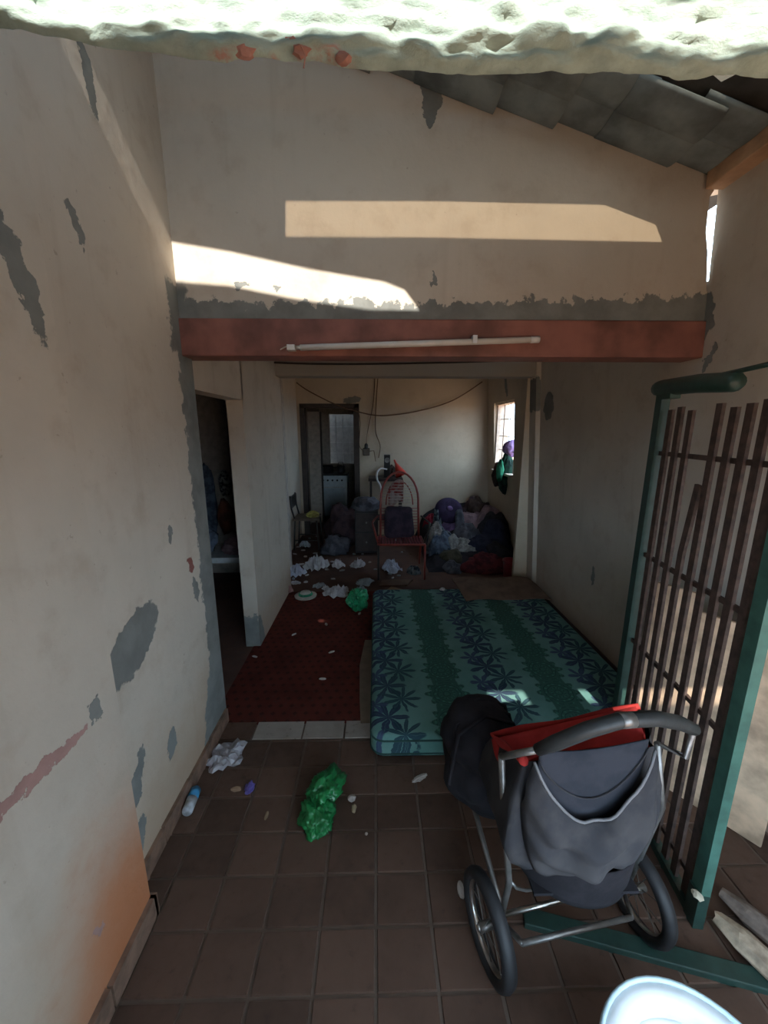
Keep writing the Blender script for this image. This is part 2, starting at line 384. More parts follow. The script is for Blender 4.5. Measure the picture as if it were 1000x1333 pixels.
struct(MB().box((1.5, 3.95, -.1), (1.9, 4.0, 2.6)), 'wall_return', m_bright)

# roof over the front room: old sheet with gaps where the sun falls through; holes follow the sun's slant
def to_roof(p):                                   # from a point on a wall back along the sunlight to the roof plane
    p = Vector(p); d = SUN_DIR; t = (roofz(p.x)-p.z)/(-d.z + .235*(-d.x)*1.0)   # p - d t on plane z = 3.23 - .235 x
    t = (3.23 - .235*p.x - p.z)/(-d.z - .235*d.x); q_ = p - d*t; return q_
stripe = [to_roof(DY(px, py, YB)) for px, py in ((372, 262), (560, 262), (845, 268), (862, 315), (560, 309), (372, 308))]
tri_ = [to_roof(DY(px, py, YB)) for px, py in ((216, 314), (300, 328), (400, 350), (500, 367), (527, 378), (546, 404), (480, 403), (380, 388), (300, 372), (216, 365))]
outer = [Vector((-1.3, -.40, roofz(-1.3))), Vector((1.72, -.40, roofz(1.72))), Vector((1.72, 2.3, roofz(1.72))), Vector((-1.3, 2.3, roofz(-1.3)))]
loops = [[Vector((p.x, p.y, 0)) for p in L] for L in (outer, stripe, tri_)]
allp = outer+stripe+tri_
m_roof = plain('old_dark_roofing', (.085, .085, .085), .9, var=.5, sc=7)
rf = MB(); rf.add([tuple(p) for p in allp], [tuple(t) for t in tessellate_polygon(loops)])
roof = struct(rf, 'ceiling', m_roof)
s = S('sun_dimming_tint'); s.n.remove(s.b); tr = s.n.new('ShaderNodeBsdfTransparent'); tr.inputs[0].default_value = (.29, .245, .19, 1)  # tinted see-through sheet added out of view to dim the sun stripe
s.link(tr.outputs[0], s.n['Material Output'].inputs[0]); m_sheet = s.m
st = MB(); sp_ = [p + Vector((0, 0, .012)) for p in stripe]; n_ = len(sp_)
big = [Vector((min(p.x for p in sp_)-.05, min(p.y for p in sp_)-.04, 0)), Vector((max(p.x for p in sp_)+.05, min(p.y for p in sp_)-.04, 0)), Vector((max(p.x for p in sp_)+.05, max(p.y for p in sp_)+.04, 0)), Vector((min(p.x for p in sp_)-.05, max(p.y for p in sp_)+.04, 0))]
st.add([(p.x, p.y, roofz(p.x)+.02) for p in big], [(0,1,2,3)]); st.build('stripe_dimming_sheet', m_sheet, roof)
# clay tiles seen from below near the gable
m_rtile = plain('sooty_roof_tile', (.20, .24, .255), .85, var=.5, sc=6, bump=.3)
for cI, yc in enumerate((1.875, 1.735)):
    for k in range(8):
        x0 = -.62 + k*.262; L = .34
        def tf(u, v, x0=x0, L=L, yc=yc, k=k):
            x = x0 + u*L; a = (v-.5)*PI*.9
            return (x, yc+.082*math.sin(a), roofz(x) - .016 - .026*u - .022*math.cos(a) + .012*((k*7+cI*3) % 3 - 1))
        o = MB().grid(tf, 3, 8).build('roof_tile', m_rtile, roof, smooth=True)
        sm = o.modifiers.new('solid', 'SOLIDIFY'); sm.thickness = .012
m_wood_sunlit = plain('sunlit_tan_timber', (.45, .27, .16), .8, var=.4, sc=10)  # orange-tan base colour stands in for sunlight on the timber
bevel(struct(MB().bar((1.50, 1.93, 2.79), (1.51, 1.30, 2.80), .07, .09), 'trim_3', m_wood_sunlit), .006)

struct(MB().box((-1.6, .88, 3.55), (2.6, 4.6, 3.60)).box((-1.30, -.4, 2.5), (-1.2, 4.6, 3.57)), 'roof_sky_blocker', m_roof)  # unseen upper roof, added to cut sky light through the roof gaps
# front closure behind the camera: unseen sheets added and cut to shape sky light and sun, and the lintel in front of it
m_blocker = plain('grey_blocker_sheet', (.34, .36, .36), .6)
struct(MB().box((-.9, -.15, -.1), (1.75, -.13, .30)).box((-.9, -.15, .29), (.12, -.13, 1.70)), 'front_light_mask', m_blocker)
up = [(-.9, 2.60), (1.75, 2.60), (1.75, 1.85), (1.20, 1.85), (1.20, 1.68), (.98, 1.68), (.98, 1.85), (.76, 1.85), (.76, 1.68), (-.9, 1.68)]  # notches added to throw thin strips of sun into the front room
struct(MB().prism(up, 1, -.15, -.13), 'front_upper_sun_mask', m_blocker)
struct(MB().box((-2.5, -3.1, 2.46), (3.5, -1.10, 2.50)).box((-2.5, -3.0, -.12), (-2.4, -2.9, 2.47)).box((3.4, -3.0, -.12), (3.5, -2.9, 2.47)), 'canopy_sun_blocker', m_blocker)  # unseen canopy on posts, added to block sun through the slot

def le(x):                                        # ragged lower edge of the lintel
    z = 2.100 + .03*max(0, (-x-.12)/.28)**1.4 + .003*noise.noise(Vector((x*14, 0, 3))) + .0015*noise.noise(Vector((x*60, 1, 3)))
    if x < -.42: z -= min(.12, (-.42-x)*1.6)  # out-of-view left end lowered to keep stray sun off the pier
    if -.16 < x < -.03: z += .006*math.sin((x+.16)/.13*PI)
    return z
def lf(u, v):
    x = -.9 + 2.62*u; zb = le(x)
    if v < .12:                                   # rounded lower lip
        a = v/.12; z = zb + .012*a*a; y = .505 - .012*math.sin(a*PI/2)
    else:
        b = (v-.12)/.88; z = zb+.012 + (2.9-zb-.012)*b**2.2; y = .493
    r = .0075*noise.noise(Vector((x*26, z*75, 1))) + .004*noise.noise(Vector((x*60, z*150, 4))) + .01*noise.noise(Vector((x*7, z*16, 9)))
    return (x, y + r, z + .3*r)
ln = MB().grid(lf, 420, 70)
ln.box((-.9, .512, 2.20), (1.72, .56, 2.9))
struct(MB().prism([(-1.3, 2.865), (1.75, 2.865), (1.70, 2.9), (1.3, roofz(1.3)), (-1.3, roofz(-1.3))], 1, -.42, -.40), 'fascia_sky_blocker', m_roof)  # unseen fascia, added to reduce sky light coming in over the front sheets
s = S('rough_plaster'); P = s.pos(); n = s.noise(s.mapp(P, (1, 1, 2.2)), 34, 6, .65); n2 = s.noise(P, 9, 5); x3 = s.sep(P)
c = s.mix(s.ss(n, .3, .7), (.50, .615, .55), (.38, .47, .42)); c = s.mix(s.ss(n2, .5, .75, 0, .4), c, (.46, .46, .38))
pk = s.mth('MULTIPLY', s.ss(s.mth('ABSOLUTE', s.mth('ADD', x3[0], .10)), .085, .06), s.ss(s.mth('ADD', x3[2], s.mth('MULTIPLY', s.mth('SUBTRACT', n2, .5), .05)), 2.108, 2.102))
c = s.mix(s.mth('MULTIPLY', pk, s.ss(n, .4, .6)), c, (.55, .30, .24)); s.bump(n, .6, .006)
m_lint = s.fin(c, .95, spec=.1)
lint = struct(ln, 'wall_lintel', m_lint, smooth=True)
m_chip = plain('brick_chip', (.50, .24, .19), .9)
for (px, py, r) in ((318, 66, .007), (392, 66, .006), (447, 76, .006), (380, 55, .005)):
    p = DY(px, py, .495); MB().blob(p, (r*1.5, r*.8, r), 2, .5, 2, seed=px).build('brick_fragment', m_chip, lint)
p = DY(392, 60, .48); MB().tube([p, p+Vector((.004, 0, -.008)), p+Vector((.002, 0, -.018))], .0008, 5).build('root_fibre', m_chip, lint)

# =================================================================== kitchen beyond the back door, side room
m_kwall = plain('kitchen_plaster', (.50, .44, .37), .9); m_kdark = plain('kitchen_side_plaster', (.50, .44, .37), .9)
struct(MB().box((-1.6, 6.32, -.1), (-1.22, 8.6, 2.6)), 'wall_kitchen_left', m_kwall)
struct(MB().box((-1.6, 8.5, -.1), (1.2, 8.6, .98)).box((-1.6, 8.5, 2.05), (1.2, 8.6, 2.6)).box((-1.6, 8.5, .9), (-1.02, 8.6, 2.1)).box((-.42, 8.5, .9), (1.2, 8.6, 2.1)), 'wall_kitchen_back', m_kwall)
struct(MB().box((1.1, 6.32, -.1), (1.2, 8.6, 2.6)), 'wall_kitchen_right', m_kdark)
struct(MB().box((-1.6, 6.3, 2.55), (1.2, 8.6, 2.65)), 'ceiling_kitchen', m_kdark)
struct(MB().box((-1.6, 6.2, -.1), (1.2, 8.6, 0)), 'floor_kitchen', m_back_floor)
struct(MB().box((-3.2, 1.6, -.1), (-1.0, 4.6, .0)), 'floor_side_room', m_back_floor)
m_dark = plain('side_room_plaster', (.50, .45, .40), .9)
struct(MB().box((-3.3, 1.5, -.1), (-3.2, 4.7, 2.6)), 'wall_side_left', m_dark)
struct(MB().box((-3.2, 4.5, -.1), (-1.06, 4.6, 2.6)), 'wall_side_back', m_dark)
struct(MB().box((-3.2, 1.5, -.1), (-1.1, 1.6, 2.6)), 'wall_side_front', m_dark)
struct(MB().box((-3.3, 1.5, 2.5), (-1.02, 4.6, 2.6)), 'ceiling_side', m_dark)

# =================================================================== OBJECTS
# ---- common materials
m_black = plain('black_rubber', (.018, .018, .02), .6, var=.2)
m_chrome = plain('worn_chrome', (.62, .60, .56), .28, 1.0, var=.3, sc=30, bump=.05)
m_greysteel = plain('grey_steel_tube', (.22, .21, .20), .4, .7, var=.3, sc=20)
m_greendark = plain('dark_green_enamel', (.022, .055, .045), .45, var=.3, sc=20)
m_green = plain('green_enamel', (.05, .13, .10), .45, var=.35, sc=14)
m_rustbar = plain('rusty_brown_bar', (.070, .042, .033), .75, var=.5, sc=30)
m_card = plain('brown_cardboard', (.16, .095, .062), .9, var=.35, sc=9)
m_whitepl = plain('white_plastic', (.70, .72, .73), .35, var=.1)

# ---- mattress
s = S('teal_floral_mattress'); O = s.obj(); xyz = s.sep(O); X, Y = xyz[0], xyz[1]
teal = (.15, .29, .265); tealdark = (.038, .11, .086); navy = (.022, .030, .075)
n = s.noise(O, 6, 5); wob = s.mth('MULTIPLY', s.mth('SUBTRACT', s.noise(O, 14, 3), .5), .05)
c = s.mix(s.ss(n, .35, .7), teal, (.11, .25, .22))
def cell(xc, per, ph):
    dx = s.mth('ADD', s.mth('SUBTRACT', X, xc), wob)
    dy = s.mth('MULTIPLY', s.mth('SUBTRACT', s.mth('FRACT', s.mth('ADD', s.mth('DIVIDE', Y, per), ph)), .5), per)
    return dx, dy
def band(c, xc):                              # stripe of medallions
    dx, dy = cell(xc, .23, .1)
    a = s.mth('ARCTAN2', dy, dx); r = s.mth('SQRT', s.mth('ADD', s.mth('MULTIPLY', dx, dx), s.mth('MULTIPLY', dy, dy)))
    sc_ = s.mth('ADD', .118, s.mth('MULTIPLY', .018, s.mth('COSINE', s.mth('MULTIPLY', a, 10))))
    k = s.ss(s.mth('DIVIDE', r, sc_), 1.04, .94)
    core = s.ss(s.mth('ABSOLUTE', dx), .085, .075)
    c = s.mix(s.mth('MULTIPLY', s.mth('MAXIMUM', k, core), .9), c, tealdark)
    rg = s.ss(s.mth('ABSOLUTE', s.mth('SINE', s.mth('MULTIPLY', r, 150))), .35, .15)
    c = s.mix(s.mth('MULTIPLY', s.mth('MULTIPLY', k, rg), .8), c, (.012, .055, .045))
    dots = s.ss(s.mth('ADD', s.mth('COSINE', s.mth('MULTIPLY', a, 12)), s.mth('SINE', s.mth('MULTIPLY', r, 190))), 1.2, 1.5)
    return s.mix(s.mth('MULTIPLY', s.mth('MULTIPLY', k, dots), .5), c, (.09, .30, .22))
def leaves(c, xc, per, ph, R, npet, pw, colr, strength=.9):
    dx, dy = cell(xc, per, ph)
    a = s.mth('ADD', s.mth('ARCTAN2', dy, dx), s.mth('MULTIPLY', wob, 6)); r = s.mth('SQRT', s.mth('ADD', s.mth('MULTIPLY', dx, dx), s.mth('MULTIPLY', dy, dy)))
    lobe = s.mth('POWER', s.mth('ABSOLUTE', s.mth('COSINE', s.mth('MULTIPLY', a, npet/2))), pw)
    q_ = s.mth('DIVIDE', r, s.mth('MULTIPLY', lobe, R))
    k = s.ss(q_, 1.05, .9); vein = s.ss(s.mth('ABSOLUTE', s.mth('SINE', s.mth('MULTIPLY', a, npet/2*1.0))), .12, .02)
    c = s.mix(s.mth('MULTIPLY', k, strength), c, colr)
    return s.mix(s.mth('MULTIPLY', s.mth('MULTIPLY', k, vein), .35), c, (.10, .22, .24))
for xc, ph in ((.12, .0), (.80, .3), (1.46, .1)):
    c = leaves(c, xc-.03, .27, ph, .125, 7, 1.1, navy); c = leaves(c, xc+.06, .27, ph+.45, .115, 9, 1.3, (.02, .05, .075)); c = leaves(c, xc-.10, .27, ph+.62, .085, 6, 1.0, (.045, .06, .13))
for xc in (.46, 1.14): c = band(c, xc)
sm_ = s.noise(O, 2.2, 5); c = s.mix(s.ss(sm_, .5, .75, 0, .45), c, (.035, .08, .065))
s.bump(s.mth('ADD', s.noise(O, 90, 3), s.mth('MULTIPLY', n, 2)), .25, .004)
m_matt = s.fin(c, .9, spec=.2)
MX0, MX1, MY0, MY1, MZ = -.035, 1.60, 1.715, 3.62, .155
bmm = bmesh.new(); bmesh.ops.create_cube(bmm, size=1)
for v in bmm.verts: v.co = Vector((MX0+(MX1-MX0)*(v.co.x+.5), MY0+(MY1-MY0)*(v.co.y+.5), .012+(MZ-.012)*(v.co.z+.5)))
bmesh.ops.bevel(bmm, geom=[e for e in bmm.edges if abs((e.verts[0].co-e.verts[1].co).z) > .01], offset=.07, segments=5, profile=.5, affect='EDGES')
bmesh.ops.bevel(bmm, geom=[e for e in bmm.edges if abs((e.verts[0].co-e.verts[1].co).z) < .01 and len(e.link_faces) == 2 and abs(e.link_faces[0].normal.z-e.link_faces[1].normal.z) > .5], offset=.035, segments=4, profile=.5, affect='EDGES')
mm = MB(); bmm.verts.index_update(); mm.add([v.co[:] for v in bmm.verts], [[v.index for v in f.verts] for f in bmm.faces]); bmm.free()
mt = thing('mattress', 'teal double mattress with dark leaf and medallion print lying on the floor', 'mattress', (MX0, MY0, .006))
mo = mm.build('mattress_body', m_matt, mt, smooth=True)
m_pip = plain('dark_piping', (.02, .07, .06), .8)
def rr(z, e):
    r = .07; pts = []
    for cx_, cy_, a0 in ((MX1-r, MY1-r, 0), (MX0+r, MY1-r, 90), (MX0+r, MY0+r, 180), (MX1-r, MY0+r, 270)):
        for k in range(6):
            a = math.radians(a0+18*k); pts.append((cx_+(r+e)*math.cos(a), cy_+(r+e)*math.sin(a), z))
    return pts
MB().tube(rr(.124, .001), .005, 6, closed=True).build('piping', m_pip, mt, smooth=True)
MB().tube(rr(.045, .001), .005, 6, closed=True).build('piping', m_pip, mt, smooth=True)
# flattened cardboard between mattress and floor
cb = MB().prism([(-.10, 1.98), (-.115, 2.2), (-.13, 2.55), (-.10, 2.9), (.2, 2.9), (.2, 1.98)], 2, .006, .012)
tag(cb.build('cardboard_sheet', plain('pale_cardboard', (.23, .17, .12), .9, sc=8), off=(-.1, 2, .006)), 'flattened cardboard sheet sticking out from under the side of the mattress', 'cardboard')
# cardboard over the far end of the mattress
def cf(u, v):
    x = .83 + .80*u - .05*v; y = 3.30 + .46*v + .05*math.sin(u*2.5) - .03*u; z = MZ + .012 + .05*max(0, v-.3) + .012*math.sin(u*9) + (.02*math.sin(v*PI))
    return (x, y, z)
o = MB().grid(cf, 12, 8).build('cardboard_sheet', m_card, off=(1.2, 3.5, MZ)); sm = o.modifiers.new('solid', 'SOLIDIFY'); sm.thickness = .008; sm.offset = -1
tag(o, 'crumpled brown cardboard sheet lying over the far end of the mattress', 'cardboard')

# ---- gate leaf standing open near the right wall
G0 = Vector((1.13, 1.02, 0)); GD = Vector((.146, .989, 0)).normalized(); GN = Vector((GD.y, -GD.x, 0)); GL = .67
def G(s_, z, e=0): return G0 + GD*s_ + Vector((0, 0, z)) + GN*e
gt = thing('barred_gate', 'tall rusty barred steel gate leaf with green stiles standing open along the right wall', 'gate', tuple(G(.3, 0)))
MB().bar(G(GL, 0), G(GL, 1.87), .045, .035, GD).build('far_stile', m_greendark, gt)
o = MB().bar(G(-.005, .0), G(-.005, 2.02), .048, .03, GD).build('near_stile', m_green, gt); o['label'] = 'bright green painted near stile'
chip = G(-.03, .155, -.028); 
MB().blob(chip, (.016, .018, .006), 2, .5, 2, seed=3).build('paint_chip', plain('cream_chip', (.65, .58, .45), .8), gt)
MB().bar(G(-.005, .0, -.004), G(-.005, .15, -.004), .052, .034, GD).build('stile_foot', m_greendark, gt)
for z in (.12, .73, 1.16, 1.62): MB().bar(G(0, z, .008), G(GL, z, .008), .018, .012, (0, 0, 1)).build('rail', m_rustbar, gt)
sb = [.055, .118, .183, .250, .318, .392, .462, .53, .595]
for k, s_ in enumerate(sb):
    top_ = 1.79 + .008*((k*5) % 3); mid = s_ + .006*math.sin(k*2.1)
    bmb = MB()
    if k == 5:
        pts = [G(s_, .03), G(s_, .8), G(s_-.004, 1.25), G(s_-.035, 1.52)]
    else: pts = [G(s_+.004*math.sin(k*1.7), .03), G(mid, .6), G(s_, 1.2), G(s_+.003*math.cos(k), top_)]
    for a, b in zip(pts, pts[1:]): bmb.bar(a, b+(b-a).normalized()*.002, .030, .012, GD)
    bmb.build('bar', m_rustbar, gt)
MB().bar(G(.0, .02), G(GL, .02), .04, .035, (0, 0, 1)).build('bottom_rail', m_greendark, gt)
MB().tube([G(GL+.05, 1.895), G(GL+.02, 1.895), G(.46, 1.888), G(.27, 1.872), G(.255, 1.872)], [.030, .034, .034, .032, .024], 12).build('top_tube', m_greendark, gt, smooth=True)
MB().bar(G(GL-.055, 1.845), G(GL-.055, 1.87), .06, .04, GD).build('latch_block', m_greendark, gt)
MB().tube([G(.50, 1.90), G(.25, 1.905), G(-.03, 1.912)], .008, 8).build('latch_rod', m_greendark, gt, smooth=True)
m_bw = plain('tan_plywood', (.60, .42, .28), .8, var=.5, sc=7)
bd0, bd1 = Vector((1.31, 1.685, 0)), Vector((1.61, 1.25, 0))
for k, (u0, u1, h_, lab) in enumerate(((0, .32, 1.02, 'tan wooden board standing between the gate and the right wall, by the far stile'), (.33, .66, .94, 'tan wooden board standing in the middle of the row behind the gate bars'), (.67, 1, .99, 'tan wooden board standing behind the gate beside the green post'))):
    a_ = bd0.lerp(bd1, u0); b_ = bd0.lerp(bd1, u1); up_ = Vector((0, 0, 1))
    tag(bevel(MB().bar((a_+b_)/2+up_*.007, (a_+b_)/2+up_*h_, (b_-a_).length, .018, b_-a_).build('wooden_board', m_bw, off=tuple((a_+b_)/2)), .003), lab, 'board', 'boards behind the gate')
# dark green channel on the floor under the gate
ch = MB().bar((.52, 1.03, .014), (1.30, .83, .014), .028, .055, (0, 0, 1))
bevel(tag(ch.build('floor_channel', m_greendark, off=(.9, .93, 0)), 'dark green steel channel lying across the floor at the foot of the gate', 'metal channel'), .004)

# ---- split wood by the gate post
m_split = plain('split_pale_wood', (.52, .41, .30), .85, var=.5, sc=22, bump=.5); m_split2 = plain('grey_split_wood', (.22, .17, .14), .85, var=.5, sc=22, bump=.5)
def plank(p0, p1, w0, t, m_, label, seed):
    p0, p1 = Vector(p0), Vector(p1); d = (p1-p0); L = d.length; d.normalize(); sx = d.cross(Vector((0,0,1))).normalized(); uz = sx.cross(d)
    def f(u, v):
        a = 2*PI*u; e = 1 + .18*noise.noise(Vector((seed, math.cos(a)*2+v*3, math.sin(a)*2)))
        tip = .55+.45*min(1, v*6, (1-v)*8+.5)
        return p0 + d*(L*v + .03*noise.noise(Vector((a, seed, 1)))*(1 if v > .5 else -1)) + (sx*math.cos(a)*w0 + uz*math.sin(a)*t)*e*tip
    mb = MB().grid(f, 14, 12)
    n0 = len(mb.v); mb.f.append(tuple(range(14))[::-1]); mb.f.append(tuple(n0-15+k for k in range(14)))
    return tag(mb.build('split_log', m_, off=tuple(p0)), label, 'firewood', 'split wood by the gate post')
plank((1.19, 1.00, .045), (1.36, .62, .05), .042, .032, m_split, 'pale splintered wood stick on the floor beside the green gate post', 1)
plank((1.27, 1.07, .045), (1.48, .68, .05), .038, .030, m_split2, 'grey brown split wood stick lying between the pale stick and the right wall', 2)

# ---- white basin
bc = (.70, .50, 0)
bs = thing('plastic_tub', 'round white plastic tub with stepped rim standing on the brown tiles', 'tub', bc)
MB().lathe([(0.129, 0.000), (0.134, 0.004), (0.168, 0.291), (0.175, 0.308), (0.188, 0.319), (0.207, 0.319), (0.213, 0.311), (0.213, 0.293), (0.208, 0.293), (0.208, 0.309), (0.190, 0.311), (0.179, 0.300), (0.164, 0.280), (0.132, 0.022), (0.000, 0.017)], 48, bc).build('tub_body', m_whitepl, bs, smooth=True)
MB().lathe([(0.205, 0.318), (0.208, 0.326), (0.214, 0.326), (0.217, 0.318), (0.214, 0.310), (0.208, 0.310)], 48, bc, closed=True).build('rim', plain('pale_blue_plastic', (.52, .68, .74), .3, var=.05), bs, smooth=True)
MB().lathe([(0.000, 0.241), (0.112, 0.243), (0.153, 0.249), (0.160, 0.260), (0.167, 0.280), (0.157, 0.267), (0.148, 0.255), (0.112, 0.251), (0.000, 0.249)], 40, bc).build('lid', m_whitepl, bs, smooth=True)

# ---- stroller
m_sgrey = fabric('charcoal_stroller_fabric', (.052, .050, .053), (.036, .036, .041)); m_snavy = fabric('navy_stroller_fabric', (.036, .038, .048), (.026, .029, .038))
m_sred = fabric('red_stroller_lining', (.42, .035, .03), (.33, .028, .026)); m_sblack = fabric('black_stroller_fabric', (.022, .020, .024), (.015, .014, .017))
m_foam = plain('black_foam_grip', (.024, .026, .027), .55, var=.2, sc=40)
sr = thing('baby_stroller', 'old three wheeled baby stroller in charcoal fabric with red lining and black foam handle', 'stroller', (.62, .95, 0))
AX = Vector((.53, .085, 0)).normalized(); FW = Vector((-AX.y, AX.x, 0))
def wheel(c, r, ax):
    c = Vector(c); ax = Vector(ax).normalized()
    t = MB().lathe([(r-.035, -.012), (r-.022, -.024), (r-.006, -.018), (r, 0), (r-.006, .018), (r-.022, .024), (r-.035, .012)], 36, c, ax, closed=True).build('tyre', m_black, sr, smooth=True)
    MB().lathe([(r-.036, -.009), (r-.030, -.009), (r-.030, .009), (r-.036, .009), (r-.040, 0)], 36, c, ax, closed=True).build('rim', m_chrome, t, smooth=True)
    x = ax.cross(Vector((0, 0, 1))).normalized(); y = ax.cross(x)
    for k in range(10):
        a = 2*PI*k/10; d = x*math.cos(a)+y*math.sin(a); sgn = .012 if k % 2 else -.012
        MB().tube([c+ax*sgn, c+d*(r-.036)], .0016, 5).build('spoke', m_greysteel, t)
    MB().tube([c-ax*.03, c+ax*.03], .014, 12).build('hub', m_greysteel, t, smooth=True)
    MB().tube([c-ax*.036, c-ax*.028], .009, 12).build('hub_cap', m_chrome, t, smooth=True)
    return t
WLc = Vector((.355, .93, .150)); WRc = Vector((.905, 1.02, .150))
wheel(WLc, .148, (.97, .22, 0)); wheel(WRc, .148, (.985, .15, 0))
FWc = Vector((.42, 1.52, .12)); wheel(FWc, .115, AX)
MB().tube([WLc+AX*.05+Vector((0,0,.03)), WRc-AX*.05+Vector((0,0,.03))], .008, 10).build('axle', m_chrome, sr, smooth=True)
MB().tube([DY(680, 1228, .82), DY(822, 1194, .90)], .008, 10).build('brake_bar', m_greysteel, sr, smooth=True)
for p0, p1 in ((DY(680, 1228, .82), WLc+AX*.05), (DY(822, 1194, .90), WRc-AX*.05)): MB().tube([p0, p1], .008, 8).build('bracket', m_greysteel, sr, smooth=True)
# frame tubes
LT = DY(653, 985, .93)
MB().tube([LT, DY(657, 1070, .93), DY(663, 1150, .93), WLc+AX*.045+Vector((0, 0, .02))], .010, 10).build('frame_tube', m_greysteel, sr, smooth=True)
MB().tube([DY(666, 1148, .93), DY(672, 1156, .94), DY(685, 1159, .96), DY(712, 1155, 1.02)], .005, 8).build('frame_bracket', m_greysteel, sr, smooth=True)
RT = DY(856, 968, 1.0)
MB().tube([RT, DY(862, 1050, 1.02), WRc-AX*.045+Vector((0, 0, .02))], .010, 10).build('frame_tube', m_greysteel, sr, smooth=True)
for a, b in ((WLc+AX*.05, FWc-AX*.05), (WRc-AX*.05, FWc+AX*.05)): MB().tube([a+Vector((0,0,.03)), (a+b)/2+Vector((0,0,.10)), b+Vector((0,0,.12)), b], .010, 8).build('frame_tube', m_greysteel, sr, smooth=True)
# seat tub: charcoal shell, open at the top, red inside
NL, NR = DY(682, 992, .88), DY(853, 972, .90)         # rear (near) rim corners
FRt, FLt = DY(832, 921, 1.10), DY(640, 958, 1.20)     # far rim corners
def rim(t):                                             # closed rim, 0..1
    c4 = [NL, NR, FRt, FLt]; k = t*4 % 4; i = int(k); f_ = k-i; return c4[i].lerp(c4[(i+1) % 4], f_)
def shell(t, v, inset=0.):
    p = rim(t); cen = (NL+NR+FRt+FLt)/4; bot = Vector((.60, 1.0, .40))
    prof = math.sin(min(1, v*1.02)*PI/2)               # v 0 rim .. 1 bottom
    q_ = p.lerp(Vector((bot.x+(p.x-cen.x)*.62, bot.y+(p.y-cen.y)*.62, bot.z)), v)
    dirn = (p-cen); dirn.z = 0; q_ += dirn*(.34*math.sin(v*PI)) 
    q_.z -= .04*math.sin(v*PI)
    e = noise.noise(Vector((t*9, v*3, 2)))*.012 + noise.noise(Vector((t*20, v*8, 5)))*.006
    q_ += dirn.normalized()*(e - inset); return q_
NS = 64
sh = MB()
for j in range(17):
    for i in range(NS): sh.v.append(tuple(shell(i/NS, j/16)))
for j in range(16):
    for i in range(NS): sh.f.append((j*NS+i, j*NS+(i+1) % NS, (j+1)*NS+(i+1) % NS, (j+1)*NS+i))
sh.f.append(tuple(16*NS+i for i in range(NS)))
sh.build('seat_shell', m_sgrey, sr, smooth=True)
li = MB()
for j in range(9):
    for i in range(NS): 
        q_ = shell(i/NS, j/16*.8, .014); q_.z += .004 if j == 0 else 0; li.v.append(tuple(q_))
for j in range(8):
    for i in range(NS): li.f.append((j*NS+i, j*NS+(i+1) % NS, (j+1)*NS+(i+1) % NS, (j+1)*NS+i))
li.f.append(tuple(8*NS+i for i in range(NS)))
li.build('seat_lining', m_sred, sr, smooth=True)
MB().tube([rim(i/40)+Vector((0, 0, .004)) for i in range(20, 41)], [.010+.004*math.sin(i) for i in range(21)], 8).build('lining_edge', m_sred, sr, smooth=True)
def flap(u, v):
    a_ = DY(640, 962, 1.12).lerp(DY(828, 919, 1.02), u); b_ = DY(650, 992, 1.04).lerp(DY(850, 978, .90), u)
    q_ = a_.lerp(b_, v); q_.z += .012*math.sin(u*9)*math.sin(v*PI) - .02*math.sin(v*PI); return q_
o = MB().grid(flap, 24, 6).build('red_flap', m_sred, sr, smooth=True); mo_ = o.modifiers.new('solid', 'SOLIDIFY'); mo_.thickness = .006
# rear storage pouch, hanging from the rear rim with a sagging mouth
A = DY(704, 984, .845); B = DY(848, 968, .855)
def pouch(u, v):
    w0 = A.lerp(B, u); edge_ = math.sin(u*PI)
    top_drop = .24*edge_**.8*.75                        # crescent mouth
    z_top = w0.z - top_drop - .02; z_bot = .50 + .02*u
    z = z_top + (z_bot - z_top)*v
    cxm = (A.x+B.x)/2; x = cxm + (w0.x-cxm)*(1.10 + .22*math.sin(v*PI*.8) - .30*v*v)
    y = .845 + .01*u - .075*edge_**.6*math.sin((.12+.78*v)*PI)**.8
    fold = .011*math.sin(u*17 + v*5) * math.sin(v*PI) + .02*noise.noise(Vector((u*5, v*5, 7)))
    return (x, y + fold, z)
def poly_solid(fn, nu, nv, name, m_, thick=.004):
    o = MB().grid(fn, nu, nv).build(name, m_, sr, smooth=True); mo_ = o.modifiers.new('solid', 'SOLIDIFY'); mo_.thickness = thick; return o
poly_solid(pouch, 36, 24, 'storage_pouch', m_sgrey)
def panel(u, v):
    w0 = A.lerp(B, u); edge_ = math.sin(u*PI); return (w0.x, .852 + .012*u - .02*edge_*math.sin(v*PI*.5) + .004*math.sin(v*12)*edge_, w0.z + .004 - .012*edge_ + v*(-.25*edge_**.7 - .05))
poly_solid(panel, 26, 12, 'back_panel', m_snavy)
MB().tube([Vector(pouch(i/24, 0)) for i in range(25)], .004, 6).build('pouch_binding', plain('pale_binding', (.17, .17, .18), .8), sr, smooth=True)
MB().tube([Vector(panel(i/24, .45))-Vector((0, .004, 0)) for i in range(25)], .002, 6).build('seam', m_sgrey, sr, smooth=True)
# lower basket
def basket(u, v):
    a = PI*(u); x = .63 - .19*math.cos(a); y = 1.0 - (.17-.03*v)*math.sin(a); z = .50 - .15*v + .02*math.cos(a); return (x*(1-.0*v), y, z - .03*math.sin(a)*v)
poly_solid(basket, 28, 8, 'under_basket', m_sblack)
MB().box((.47, .88, .345), (.79, 1.15, .355)).build('basket_floor', m_sblack, sr)
